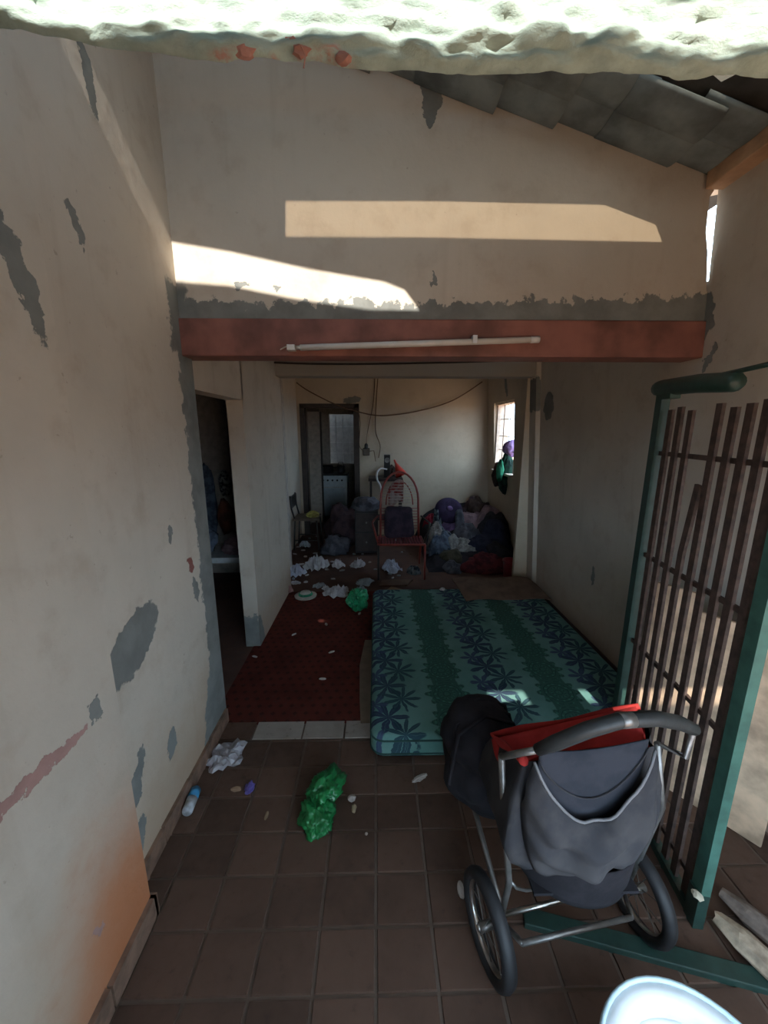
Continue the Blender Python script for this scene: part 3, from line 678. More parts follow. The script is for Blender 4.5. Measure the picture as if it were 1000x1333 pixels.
# handle
H = [DY(700, 976, .86), DY(723, 967, .83), DY(765, 950, .80), DY(807, 938, .79), DY(853, 935, .81), DY(885, 941, .85), DY(903, 949, .90)]
MB().tube(H, [.015, .019, .019, .018, .019, .019, .017], 12).build('handle_grip', m_foam, sr, smooth=True)
c_ = MB().tube([H[3]+(H[4]-H[3])*t + Vector((0, -.001, .001)) for t in (-.02, .15, .34)], .0188, 12).build('handle_sleeve', m_greysteel, sr, smooth=True)
MB().tube([H[-1], DY(893, 985, .98), RT], .009, 8).build('handle_tube', m_greysteel, sr, smooth=True)
MB().tube([H[0], LT], .010, 8).build('handle_tube', m_greysteel, sr, smooth=True)
# folded black hood at the far side and footrest
MB().blob((.42, 1.34, .50), (.14, .16, .13), 4, .18, 1.6, seed=5, fold=.12).build('folded_hood', m_sblack, sr, smooth=True)
MB().blob((.42, 1.34, .36), (.14, .18, .14), 4, .2, 1.6, seed=8, fold=.1).build('footrest', m_sblack, sr, smooth=True)
for k, e in enumerate((0, .05, .10)):
    MB().tube([Vector((.26+e*.3, 1.16+e, .45)), Vector((.31, 1.25+e, .58)), Vector((.42, 1.28+e, .635)), Vector((.53, 1.28+e, .60)), Vector((.56, 1.26+e, .48))], .007, 8).build('hood_rib', m_sblack, sr, smooth=True)

# ---- litter in the front room
m_greenbag = plain('green_plastic_film', (.015, .20, .055), .3, var=.4, sc=10, spec=.5)
m_whitebag = plain('white_plastic_film', (.42, .40, .42), .4, var=.35, sc=16)
def crumple(name, label, cat, loc, r, m_, seed, amp=.35, fr=2.2, fold=.5, sub=3, rot=0, group=None, smooth=False):
    loc = Vector(loc); r = Vector(r); mb = MB().blob(loc+Vector((0, 0, r.z*.45)), r, sub, amp, fr, seed, flat=.45, fold=fold, rot=rot)
    zmin = min(v[2] for v in mb.v); mb.v = [(v[0], v[1], v[2]-zmin+loc.z) for v in mb.v]
    return tag(mb.build(name, m_, smooth=smooth, off=tuple(loc)), label, cat, group)
def sheet(name, label, cat, loc, rx, ry, h, m_, seed, rot=0, group=None, nr=7, ns=26):
    loc = Vector(loc); mb = MB(); mb.v.append(tuple(loc+Vector((0, 0, h*.5)))); sv = Vector((seed*3.7, seed*1.9, seed*5.3)); R_ = Matrix.Rotation(rot, 3, 'Z')
    for j in range(1, nr+1):
        for i in range(ns):
            a = 2*PI*i/ns; e = 1 + .45*noise.noise(Vector((math.cos(a)*1.6, math.sin(a)*1.6, seed*2.1))) + .18*noise.noise(Vector((math.cos(a)*5, math.sin(a)*5, seed)))
            r = j/nr; q_ = Vector((math.cos(a)*r*e, math.sin(a)*r*e, 0))
            z = (1-abs(noise.noise(q_*2.2+sv))*2.4)*.7 + abs(noise.noise(q_*5+sv))*.6; z = max(0, z)*(1-.75*r*r)
            q_ = R_ @ Vector((q_.x*rx, q_.y*ry, 0)); mb.v.append(tuple(loc + q_ + Vector((0, 0, h*z))))
    for i in range(ns): mb.f.append((0, 1+i, 1+(i+1) % ns))
    for j in range(nr-1):
        for i in range(ns):
            a = 1+j*ns+i; b = 1+j*ns+(i+1) % ns; mb.f.append((a, b, b+ns)); mb.f.append((a, b+ns, a+ns))
    o = mb.build(name, m_, off=tuple(loc)); md = o.modifiers.new('solid', 'SOLIDIFY'); md.thickness = .002; md.offset = 1
    return tag(o, label, cat, group)
p = FL(420, 1050, .006); 
gb = MB().blob(p+Vector((.01, .06, .045)), (.062, .095, .05), 5, .4, 1.9, 3, flat=.6, fold=.42, rot=-.35).blob(p+Vector((-.015, -.055, .03)), (.06, .075, .04), 5, .45, 2.0, 9, flat=.6, fold=.5)
zm = min(v[2] for v in gb.v); gb.v = [(a, b, c_-zm+.005) for a, b, c_ in gb.v]
tag(gb.build('plastic_bag', m_greenbag, smooth=True, off=tuple(p)), 'crumpled green plastic bag on the brown tiles of the front room', 'plastic bag')
sheet('plastic_bag', 'crumpled white plastic bag on the tiles against the left wall', 'plastic bag', FL(294, 985, .006), .085, .11, .06, m_whitebag, 12, -.5)
# spray can lying by the skirting
ca = thing('spray_can', 'small blue and white spray can lying by the left skirting', 'can', tuple(FL(250, 1045, .006)))
p0 = FL(243, 1058, .03); p1 = FL(256, 1026, .03); d = (p1-p0)
MB().tube([p0, p0+d*.06, p0+d*.55], [.020, .024, .024], 14).build('can_body', plain('white_can_label', (.55, .58, .62), .4, var=.4, sc=40), ca, smooth=True)
MB().tube([p0+d*.55, p0+d*.92, p0+d*.94, p1], [.0242, .0242, .019, .016], 14).build('can_top', plain('blue_can_top', (.05, .26, .48), .35), ca, smooth=True)
crumple('candy_wrapper', 'small violet wrapper on the brown tiles near the white bag', 'wrapper', FL(325, 1027, .005), (.018, .026, .012), plain('violet_foil', (.13, .10, .36), .4), 4, .4, 3, .6)
crumple('paper_scrap', 'small tan paper scrap beside the violet wrapper', 'litter', FL(307, 1028, .005), (.022, .012, .007), plain('tan_scrap', (.30, .19, .12), .9), 6, .4, 3, .5, 2)
m_scrap = plain('grey_scrap', (.46, .40, .36), .9)
crumple('paper_scrap', 'pale crumpled scrap on the tiles right of the green bag', 'litter', FL(458, 1040, .005), (.016, .016, .009), m_scrap, 7, .4, 3, .5, 2)
crumple('paper_scrap', 'thin tan scrap just below the pale one beside the green bag', 'litter', FL(461, 1053, .005), (.010, .018, .006), plain('tan_scrap_light', (.36, .27, .17), .9), 8, .4, 3, .5, 2)
crumple('bottle_cap', 'tiny white cap on the tiles below the scraps by the green bag', 'litter', FL(477, 1086, .005), (.007, .007, .005), m_scrap, 9, .1, 2, .1, 2)
crumple('paper_scrap', 'twisted pale scrap on the tiles in front of the mattress', 'litter', FL(546, 1014, .005), (.035, .012, .008), m_scrap, 10, .5, 3, .5, 3, .5)
crumple('paper_scrap', 'brown leaf shaped scrap between the can and the green bag', 'litter', FL(347, 1062, .005), (.008, .018, .004), plain('brown_scrap', (.26, .17, .10), .9), 11, .4, 3, .4, 2)
crumple('paper_tag', 'small white tag lying left of the stroller wheel', 'litter', FL(600, 1160, .005), (.012, .028, .01), m_scrap, 13, .3, 2, .3, 2)
for k, (px, py) in enumerate(((420, 884), (383, 826), (425, 813), (332, 855), (432, 849), (468, 799))):
    crumple('litter_bit', 'tiny pale scrap on the dark red patterned floor', 'litter', FL(px, py, .004), (.022, .010, .005), m_scrap, 20+k, .4, 3, .4, 2, k*.9, 'scraps on the red floor')

# ---- fluorescent tube on the beam
TL, TR = DY(378, 453, YB-.03), DY(702, 442, YB-.03)
tb = thing('fluorescent_tube', 'unlit white fluorescent tube fixed along the red beam', 'lamp', tuple((TL+TR)/2))
MB().tube([TL.lerp(TR, .04), TL.lerp(TR, .97)], .014, 14).build('glass_tube', plain('milky_glass_tube', (.66, .63, .60), .25, var=.08), tb, smooth=True)
MB().tube([TL.lerp(TR, .02), TL.lerp(TR, .045)], .010, 10).build('end_cap', m_chrome, tb, smooth=True)
MB().tube([TL.lerp(TR, .965), TR], .015, 12).build('end_cap', m_whitepl, tb, smooth=True)
MB().box((TL.x-.012, YB-.05, TL.z-.012), (TL.x+.024, YB-.01, TL.z+.012)).build('lamp_holder', m_whitepl, tb)
MB().box((TL.x+.85, YB-.05, TR.z-.02), (TL.x+.87, YB-.01, TR.z+.014)).build('clip', m_whitepl, tb)
MB().tube([TL, TL+Vector((-.02, .008, .008)), TL+Vector((-.05, .016, -.004))], .003, 6).build('wire', plain('pale_wire', (.5, .42, .36), .6), tb)
m_cable = plain('black_cable', (.035, .028, .024), .7); m_brcable = plain('brown_cable', (.15, .09, .055), .8)
def cable(label, pts, r=.006, m_=m_cable, grp=None):
    pts = [Vector(p) for p in pts]; out = []
    for i in range(len(pts)-1):                        # Catmull-Rom
        p0 = pts[max(i-1, 0)]; p1 = pts[i]; p2 = pts[i+1]; p3 = pts[min(i+2, len(pts)-1)]
        for k in range(6):
            t = k/6; out.append(.5*((2*p1)+(p2-p0)*t+(2*p0-5*p1+4*p2-p3)*t*t+(3*p1-p0-3*p2+p3)*t**3))
    out.append(pts[-1]); return tag(MB().tube(out, r, 6).build('cable', m_, smooth=True, off=tuple(pts[0])), label, 'cable', grp)
cable('thin black cable running along the cement header under the red beam', [DY(px, py, 3.80) for px, py in ((357, 472), (430, 474), (530, 473), (640, 470), (708, 466))], .009)
cable('sagging brown cable strung across the back wall over the door', [DY(386, 498, 6.12), DY(402, 509, 6.13), DY(436, 526, 6.15), DY(470, 537, 6.15), DY(500, 541, 6.15), DY(545, 535, 6.15), DY(590, 521, 6.15), DY(628, 497, 6.15)], .010, m_brcable)
cable('thin cable hanging down the back wall to the socket box', [DY(488, 492, 6.185), DY(486, 525, 6.185), DY(479, 560, 6.185), DY(477, 578, 6.185)], .007, m_brcable)
cable('curling cable hanging down the back wall right of the socket box', [DY(492, 492, 6.18), DY(490, 520, 6.18), DY(489, 560, 6.18), DY(495, 580, 6.18), DY(493, 596, 6.18)], .008, m_brcable)
cable('cable falling beside the back door frame to the socket box', [DY(466, 533, 6.185), DY(469, 550, 6.185), DY(468, 580, 6.185), DY(476, 588, 6.185)], .006, m_brcable)
sk = thing('socket_box', 'dirty brown electric socket box on the back wall beside the door', 'socket', tuple(DY(477, 589, 6.19)))
c0 = DY(477, 588, 6.18); MB().rbox((c0.x-.055, 6.15, c0.z-.06), (c0.x+.055, 6.205, c0.z+.06), .01).build('box', plain('dirty_socket', (.13, .10, .075), .6), sk)
MB().blob((c0.x, 6.14, c0.z+.09), (.03, .025, .045), 2, .3, 2, 3).build('plug', m_black, sk); MB().tube([(c0.x+.05, 6.14, c0.z+.01), (c0.x+.12, 6.13, c0.z+.02), (c0.x+.15, 6.15, c0.z-.15)], .007, 6).build('wire', m_brcable, sk)
# ---- back door frame
m_frame = plain('dark_door_frame', (.045, .032, .026), .6, var=.4, sc=12)
df = struct(MB().box((DX0-.02, YD-.02, -.0), (DX0+.055, YD+.13, DZ+.02)), 'door_1', m_frame)
MB().box((DX1-.06, YD-.02, 0), (DX1+.02, YD+.13, DZ+.02)).build('door_jamb', m_frame, df)
MB().box((DX0-.02, YD-.02, DZ-.03), (DX1+.02, YD+.13, DZ+.03)).build('door_head', m_frame, df)
lf_ = MB().box((-.365, 6.34, .02), (-.335, 7.1, 2.03)).build('door_leaf', plain('brown_door_leaf', (.07, .05, .042), .6), df)
# kitchen partition edge, window, stove
kd = struct(MB().box((-1.21, 7.0, .02), (-1.0, 7.035, 2.03)), 'door_2', plain('cream_door_leaf', (.50, .44, .37), .7))
MB().box((-1.0, 6.995, .02), (-.97, 7.04, 2.03)).build('door_edge', m_frame, kd)
kw = struct(MB().box((-1.03, 8.47, .95), (-1.0, 8.53, 2.08)), 'window_2', m_kwall)
mwire = plain('pale_grille_bar', (.55, .55, .53), .5)
MB().box((-1.03, 8.47, 2.04), (-.41, 8.53, 2.08)).build('window_head', m_kwall, kw); MB().box((-1.03, 8.47, .95), (-.41, 8.53, .99)).build('window_sill', m_kwall, kw)
MB().box((-.44, 8.47, .95), (-.41, 8.53, 2.08)).build('window_jamb', m_kwall, kw)
for k in range(1, 4): MB().bar((-1.02+.15*k, 8.5, .97), (-1.02+.15*k, 8.5, 2.06), .014, .014).build('grille_bar', mwire, kw)
for z in (1.22, 1.45, 1.78): MB().bar((-1.01, 8.5, z), (-.43, 8.5, z), .014, .014).build('grille_bar', mwire, kw)
struct(MB().box((-2.2, 8.75, -.1), (2.0, 8.85, 4.2)), 'yard_sky_blocker', plain('yard_blocker_grey', (.42, .40, .38), .9))  # wall added close behind to hold back sky light at the kitchen window
sx0, sx1, sy = -1.10, -.56, 7.35
stv = thing('gas_stove', 'white gas stove with a black cooktop in the kitchen beyond the back door', 'stove', ((sx0+sx1)/2, sy+.25, 0))
bevel(MB().box((sx0, sy, .06), (sx1, sy+.5, .86)).build('body', plain('white_enamel', (.62, .68, .72), .35, var=.12), stv), .01)
MB().box((sx0+.05, sy-.012, .16), (sx1-.05, sy, .62)).build('oven_door', plain('bluish_enamel', (.50, .57, .63), .3, var=.1), stv)
MB().tube([(sx0+.08, sy-.03, .64), (sx1-.08, sy-.03, .64)], .008, 8).build('oven_handle', m_chrome, stv)
for k in range(5): MB().tube([(sx0+.08+.09*k, sy-.02, .77), (sx0+.08+.09*k, sy, .77)], .018, 10).build('knob', m_black, stv)
MB().box((sx0-.005, sy-.005, .86), (sx1+.005, sy+.5, .885)).build('cooktop', m_black, stv)
for k, x in enumerate((sx0+.14, sx1-.14)):
    MB().box((x-.1, sy+.02, 0), (x-.07, sy+.05, .065)).build('foot', m_black, stv); MB().box((x-.1, sy+.42, 0), (x-.07, sy+.45, .065)).build('foot', m_black, stv)
    MB().lathe([(.07, .886), (.075, .893), (.05, .90), (0, .90)], 14, (x, sy+.16, 0)).build('burner', m_black, stv)
pt = thing('cooking_pot', 'black cooking pot standing on the left burner of the stove', 'pot', (sx0+.15, sy+.16, .90))
MB().lathe([(0, .90), (.10, .90), (.11, .92), (.11, 1.03), (.115, 1.035), (.105, 1.035), (.10, .93), (0, .92)], 18, (sx0+.15, sy+.16, 0)).build('pot_body', m_black, pt, smooth=True)
MB().tube([(sx0+.26, sy+.16, 1.0), (sx0+.33, sy+.10, 1.01)], .008, 6).build('pot_handle', m_black, pt)
pt = thing('kettle', 'small dark kettle standing on the right burner of the stove', 'kettle', (sx1-.13, sy+.16, .90))
MB().lathe([(0, .90), (.08, .90), (.085, .93), (.06, 1.02), (.02, 1.04), (0, 1.045)], 18, (sx1-.13, sy+.16, 0)).build('kettle_body', plain('dull_dark_metal', (.05, .05, .055), .4, .5), pt, smooth=True)
MB().tube([(sx1-.20, sy+.16, 1.0), (sx1-.17, sy+.16, 1.1), (sx1-.09, sy+.16, 1.1), (sx1-.06, sy+.16, 1.0)], .007, 6).build('kettle_handle', m_black, pt)

# ---- back window, its bars, and the clothes hung on it
m_wframe = plain('pale_window_frame', (.62, .50, .40), .6); xw = XRB(1.6)
w1 = struct(MB().box((xw+.03, WY0, WZ0), (xw+.14, WY0+.03, WZ1)), 'window_1', m_wframe)
MB().box((xw+.03, WY1-.03, WZ0), (xw+.14, WY1, WZ1)).build('window_jamb', m_wframe, w1); MB().box((xw+.0, WY0, WZ1-.03), (xw+.14, WY1, WZ1)).build('window_head', m_wframe, w1)
MB().box((xw-.02, WY0, WZ0), (xw+.16, WY1, WZ0+.03)).build('window_sill', m_wframe, w1)
m_iron = plain('rusty_iron', (.09, .05, .035), .7)
for y in (5.2, 5.45, 5.70): MB().tube([(xw+.08, y, WZ0), (xw+.08, y, WZ1)], .006, 6).build('window_bar', m_iron, w1)
for z in (1.42, 1.62, 1.86): MB().tube([(xw+.08, WY0, z), (xw+.08, WY1, z+.01)], .006, 6).build('window_bar', m_iron, w1)
def hang(px0, px1, py0, py1, y, dep, m_, label, seed, tail=.6):
    a = DY(px0, py1, y); b = DY(px1, py0, y); cx_ = (a.x+b.x)/2; rx = abs(b.x-a.x)/2; cz = (a.z+b.z)/2; rz = abs(b.z-a.z)/2
    mb = MB().blob((cx_, y, cz), (rx, dep, rz), 4, .25, 1.4, seed, fold=.4)
    mb.v = [((v[0]-cx_)*(1-tail*.4*max(0, (v[2]-cz)/rz))+cx_, v[1], v[2]) for v in mb.v]
    return tag(mb.build('hanging_garment', m_, smooth=True, off=(cx_, y, cz-rz)), label, 'garment', 'clothes hung on the window bars')
m_dg = fabric('dark_green_cloth', (.020, .055, .040), (.014, .03, .026)); m_bg = fabric('bright_green_cloth', (.05, .30, .17), (.03, .19, .11)); m_pu = fabric('purple_cloth', (.26, .17, .34), (.18, .11, .25)); m_bn = fabric('dark_brown_cloth', (.075, .05, .042))
hang(648, 671, 592, 638, 5.35, .10, m_dg, 'dark green jacket hanging from the back window bars', 2)
hang(641, 655, 604, 632, 5.58, .07, m_bn, 'brown cloth hanging behind the green jacket at the window', 5)
hang(646, 656, 600, 624, 5.20, .035, m_bg, 'bright green strap bag hung over the dark jacket at the window', 7)
hang(656, 674, 574, 594, 5.33, .06, m_pu, 'purple cloth bundled on the window bars above the jacket', 9, .1)

# ---- metal chair at the left
m_dkmetal = plain('dark_chair_metal', (.035, .032, .03), .5, .3)
mc = thing('metal_chair', 'dark tubular metal chair standing sideways by the left wall of the back room', 'chair', (-1.02, 5.55, 0))
zS = .46; xa, xb, ya, yb_ = -1.20, -.84, 5.36, 5.74
MB().rbox((xa, ya, zS-.02), (xb, yb_, zS+.015), .012).build('seat', plain('worn_brown_seat', (.10, .075, .055), .7), mc)
for y in (ya+.02, yb_-.02):
    MB().tube([(xb-.02, y, zS-.01), (xb, y, .0)], .012, 8).build('leg', m_dkmetal, mc, smooth=True)
    MB().tube([(xa+.03, y, zS-.01), (xa, y, .0)], .012, 8).build('leg', m_dkmetal, mc, smooth=True)
    MB().tube([(xa+.03, y, zS-.01), (xa-.01, y, .62), (-1.222, y, .80)], .012, 8).build('back_post', m_dkmetal, mc, smooth=True)
    MB().tube([(xa+.01, y, .15), (xb-.01, y, .15)], .008, 8).build('stretcher', m_dkmetal, mc, smooth=True)
MB().box((-1.218, ya+.02, .62), (-1.203, yb_-.02, .79)).build('backrest', m_dkmetal, mc)
crumple('yellow_cloth', 'small yellow green cloth lying on the seat of the metal chair', 'cloth', (-.93, 5.5, zS+.016), (.075, .06, .05), fabric('yellow_green_cloth', (.33, .30, .08), (.20, .17, .05)), 3, .4, 2, .6)

# ---- red cord chair
m_redtube = plain('red_tube', (.30, .050, .036), .4, var=.3, sc=10); m_cord = plain('crimson_cord', (.28, .035, .06), .55, var=.2); m_cordw = plain('pale_cord', (.46, .38, .33), .6, var=.2)
rc = thing('cord_chair', 'red tubular garden chair with an arched back strung with cords', 'chair', (.30, 4.45, 0))
cx0, cx1 = .02, .56; zs = .40; yf, yk = 4.25, 4.72
xm = (cx0+cx1)/2
arch = [(cx0+.03, yk-.06, zs)] + [(xm-(.235)*math.cos(a), yk+.02+.08*math.sin(a), .86+.34*math.sin(a)) for a in [PI*k/14 for k in range(15)]] + [(cx1-.03, yk-.06, zs)]
MB().tube(arch, .014, 10).build('back_frame', m_redtube, rc, smooth=True)
ins = [(xm+(q[0]-xm)*.72, q[1], zs+(q[2]-zs)*.86) for q in arch]
MB().tube(ins[1:-1], .008, 8).build('inner_arch', m_redtube, rc, smooth=True)
for k in range(17):
    z = .50+.036*k; hw = .225 if z < .86 else .235*math.sqrt(max(0, 1-((z-.86)/.34)**2))
    if hw < .04: continue
    yy = yk-.04+.14*min(1, (z-zs)/.8)
    MB().tube([(xm-hw, yy, z), (xm+hw, yy, z)], .0045, 6).build('back_cord', m_cordw if k > 7 else m_cord, rc)
MB().tube([(cx0, yk-.06, zs), (cx0, yf, zs+.02), (cx1, yf, zs+.02), (cx1, yk-.06, zs)], .014, 10, closed=True).build('seat_frame', m_redtube, rc, smooth=True)
for k in range(15):
    x = cx0+.02+(cx1-cx0-.04)*k/14; MB().tube([(x, yf, zs+.022), (x, (yf+yk)/2, zs-.005), (x, yk-.06, zs)], .013, 6).build('seat_cord', m_cord, rc)
for x in (cx0, cx1):
    MB().tube([(x, yf, zs+.02), (x, yf-.02, .0)], .013, 8).build('leg', m_dkmetal if x == cx0 else m_redtube, rc, smooth=True)
    MB().tube([(x, yk-.06, zs), (x, yk+.06, .0)], .013, 8).build('leg', m_redtube, rc, smooth=True)
    sx = -1 if x == cx0 else 1
    MB().tube([(x, yf+.05, zs+.02), (x+sx*.05, yf+.06, zs+.20), (x+sx*.07, yf+.16, zs+.24), (x+sx*.05, yk-.06, zs+.22), (x, yk-.01, zs+.26)], .012, 8).build('armrest', m_redtube if x == cx0 else m_dkmetal, rc, smooth=True)
cq = MB().rbox((.09, 4.49, .425), (.46, 4.61, .80), .055, 5)
cq.v = [(x+.02*noise.noise(Vector((x*9, y*9, z*9)))+(.27-x)*.35*max(0, z-.6), y+.03*noise.noise(Vector((x*11, y*7, z*11+4)))+.18*(z-.42), z+.012*noise.noise(Vector((x*8, 2, z*8)))) for x, y, z in cq.v]
tag(cq.build('cushion', fabric('dark_plum_cushion', (.055, .038, .055), (.03, .024, .036)), smooth=True, off=(.27, 4.52, .41)), 'dark plum cushion propped on the seat of the red cord chair', 'cushion')
def rcl(u, v):
    x = xm - .135 + .19*u; c_ = max(-1, min(1, (xm-x)/.169)); sn = math.sqrt(1-c_*c_); ya_ = yk+.02+.08*sn; za_ = .40+.86*(.46+.34*sn)
    if v < .12: q_ = (v-.12)/.12; y, z = ya_-.016, za_+.004+q_*.07
    elif v < .26: a = (v-.12)/.14*PI; y, z = ya_-.016*math.cos(a), za_+.004+.010*math.sin(a)
    else: q_ = (v-.26)/.74; y, z = ya_+.016+.03*q_+.012*(1+math.sin(u*15+q_*3))*q_, za_+.004-q_*(.30+.03*math.sin(u*6))
    return (x, y, z)
o = MB().grid(rcl, 20, 30).build('red_cloth', fabric('red_white_cloth', (.26, .055, .05), (.38, .30, .28), sc=14), smooth=True, off=(xm-.04, yk+.1, .95)); md = o.modifiers.new('solid', 'SOLIDIFY'); md.thickness = .004
tag(o, 'red and white cloth hung over the back of the cord chair', 'cloth')

# ---- small dark stand behind the chair with things on it
m_dwood = plain('dark_wood', (.045, .030, .026), .6, var=.4)
sdn = thing('side_table', 'small dark wooden side table against the back wall behind the red chair', 'table', (.12, 5.95, 0))
MB().box((-.12, 5.74, .96), (.40, 6.16, 1.0)).build('table_top', m_dwood, sdn)
for x in (-.10, .36):
    for y in (5.76, 6.12): MB().box((x, y, 0), (x+.03, y+.03, .96)).build('leg', m_dwood, sdn)
MB().box((-.10, 5.78, .35), (.38, 6.13, .37)).build('shelf', m_dwood, sdn)
b0 = DY(500, 612, 5.9); b1 = DY(508, 592, 5.9)
spk = thing('black_speaker', 'upright black speaker box standing on the dark side table', 'speaker', (b0.x, 5.9, 1.0)); bevel(MB().box((b0.x, 5.86, 1.0), (b1.x, 5.98, b1.z)).build('cabinet', m_black, spk), .006)
MB().lathe([(0, 0), (.03, -.004), (.036, -.01), (.04, 0)], 14, ((b0.x+b1.x)/2, 5.86, b1.z-.08), (0, 1, 0)).build('cone', m_greysteel, spk)
r0 = DY(519, 609, 5.85); r0.z = 1.0
rf_ = thing('red_funnel', 'bright red plastic funnel lying tipped on the dark side table', 'funnel', tuple(r0))
MB().lathe([(.012, .26), (.018, .20), (.085, .03), (.09, 0), (.082, .03), (.010, .20)], 18, r0+Vector((.04, 0, .037)), (-.45, 0, 1)).build('cone', plain('red_plastic', (.62, .05, .03), .35, var=.1), rf_, smooth=True)
cable('white hose arching off the dark side table', [DY(504, 611, 5.8), DY(496, 610, 5.78), DY(491, 615, 5.75), DY(491, 624, 5.72), DY(495, 632, 5.72), DY(497, 640, 5.70)], .014, m_whitepl)
crumple('dark_bundle', 'dark bundled cloth heaped on the side table beside the red funnel', 'cloth', (.245, 6.09, 1.0), (.055, .055, .10), m_bn, 21, .4, 2, .5)
# low cabinet and heap left of the chair
lc = thing('low_cabinet', 'low black wooden cabinet beside the red cord chair', 'cabinet', (-.12, 5.35, 0))
bevel(MB().box((-.30, 5.15, .03), (.02, 5.55, .62)).build('body', m_black, lc), .008)
for k in range(2): o = MB().box((-.285, 5.138, .06+.28*k), (.005, 5.15, .32+.28*k)).build('drawer', m_dwood, lc); MB().tube([(-.14, 5.12, .19+.28*k), (-.14, 5.138, .19+.28*k)], .012, 8).build('knob', m_greysteel, o)
for q in ((-.29, 5.16), (0, 5.16), (-.29, 5.52), (0, 5.52)): MB().box((q[0], q[1], 0), (q[0]+.02, q[1]+.02, .04)).build('foot', m_black, lc)
m_plum = fabric('plum_cloth', (.075, .045, .050), (.045, .03, .036)); m_gry = fabric('grey_cloth', (.12, .12, .14), (.07, .07, .085))
crumple('cloth_heap', 'dark plum clothes heaped on the floor in front of the back door', 'clothes', (-.47, 5.80, .0), (.26, .22, .36), m_plum, 31, .35, 1.6, .45, 4, smooth=True)
crumple('cloth_heap', 'grey blue cloth slumped before the plum heap at the back door', 'clothes', (-.58, 5.26, .0), (.17, .14, .16), m_gry, 33, .35, 1.6, .45, 4, smooth=True)
crumple('cloth_heap', 'patterned grey cloth bundled on top of the low black cabinet', 'clothes', (-.14, 5.35, .62), (.16, .16, .10), m_gry, 35, .35, 1.8, .5, 4, smooth=True)

# ---- heap of clothes in the right corner
HX0, HY0, HC, HNX, HNY = .40, 4.20, .02, 76, 100
HF = [[.004]*(HNX+1) for _ in range(HNY+1)]              # height of the heap so far
def hget(x, y):
    a = max(0, min(HNX-1.001, (x-HX0)/HC)); b = max(0, min(HNY-1.001, (y-HY0)/HC)); i, j = int(a), int(b); a -= i; b -= j
    return (HF[j][i]*(1-a)+HF[j][i+1]*a)*(1-b)+(HF[j+1][i]*(1-a)+HF[j+1][i+1]*a)*b
def mound(u, v):
    return .004 + (.04+.50*v)*(.45+.55*math.sin(min(1, u*2)*PI/2))*min(1, u/.09)*min(1, v/.05+.1)*(1-.15*max(0, u-.8)/.2) + .02*noise.noise(Vector((u*8, v*9, 1)))*min(1, u/.09)
base = MB().grid(lambda u, v: (.64+1.22*u, 4.45+1.72*v, mound(u, v)), 40, 46)
base.v = [(min(x, XRB(z)-.01), y, max(.004, z)) for x, y, z in base.v]
tag(base.build('dark_blanket', fabric('black_blanket', (.034, .033, .042), (.022, .022, .028)), smooth=True, off=(.6, 4.5, 0)), 'black blanket spread as the base of the clothes heap in the corner', 'blanket')
for j in range(HNY+1):
    for i in range(HNX+1):
        u, v = (HX0+i*HC-.64)/1.22, (HY0+j*HC-4.45)/1.72
        if 0 <= u <= 1 and 0 <= v <= 1: HF[j][i] = max(.004, mound(u, v))
def gar(name, label, cat, px, py, y, rpx, dep, m_, seed, amp=.3, fr=1.5, fold=.5, smooth=True, at=None, cap=.13):
    p = DY(px, py, y); k = (p-Vector((0, 0, CAMH))).length/F; rx, ry, rz = rpx[0]*k*1.15, dep*1.2, rpx[1]*k
    if at: p = Vector(at)
    th = max(.05, min(cap, p.z+rz*.9-hget(p.x, p.y))) if not at else rz
    sv = Vector((seed*3.7, seed*1.9, seed*5.3))
    def outline(a): return 1 + .30*noise.noise(Vector((math.cos(a)*1.5, math.sin(a)*1.5, seed*2.1))) + .12*noise.noise(Vector((math.cos(a)*4, math.sin(a)*4, seed)))
    def thick(qx, qy):                                    # offsets in units of the radii
        r = math.hypot(qx, qy)/outline(math.atan2(qy, qx))
        if r >= 1: return None
        q_ = Vector((qx, qy, 0)); f_ = 1 + fold*(.45-abs(noise.noise(q_*fr*1.6+sv))*1.6) + fold*.5*(.3-abs(noise.noise(q_*fr*3.6+sv)))+amp*noise.noise(q_*fr+sv)
        return max(.012, th*f_*(1-r**2.6)**.6)
    nr, ns = 16, 48; mb = MB(); top_, bot_ = [], []
    for jj in range(nr+1):
        for ii in range(ns if jj else 1):
            a = 2*PI*ii/ns; r = .999*jj/nr*outline(a); qx, qy = math.cos(a)*r, math.sin(a)*r
            x, yy = p.x+qx*rx, min(p.y+qy*ry, 6.185); h = hget(x, yy); tz = thick(qx*.998, qy*.998) or .012
            if jj == nr: tz = .006
            top_.append((min(x, XRB(h+tz)-.012), yy, h+tz)); bot_.append((min(x, XRB(h)-.012), yy, max(.003, h-.006)))
    n0 = len(top_); mb.v = top_+bot_; idx = lambda jj, ii: 0 if jj == 0 else 1+(jj-1)*ns+ii % ns
    for jj in range(nr):
        for ii in range(ns):
            f_ = (idx(jj, ii), idx(jj+1, ii), idx(jj+1, ii+1)) if jj == 0 else (idx(jj, ii), idx(jj+1, ii), idx(jj+1, ii+1), idx(jj, ii+1))
            mb.f.append(f_); mb.f.append(tuple(n0+q for q in f_[::-1]))
    for ii in range(ns): mb.f.append((idx(nr, ii), n0+idx(nr, ii), n0+idx(nr, ii+1), idx(nr, ii+1)))
    for jj in range(HNY+1):
        for ii in range(HNX+1):
            tz = thick((HX0+ii*HC-p.x)/rx, (HY0+jj*HC-p.y)/ry)
            if tz: HF[jj][ii] += tz
    return tag(mb.build(name, m_, smooth=smooth, off=tuple(p)), label, cat, 'clothes heaped in the back corner')
fb = lambda n, a, b=None, sc=9: fabric(n, a, b, sc)
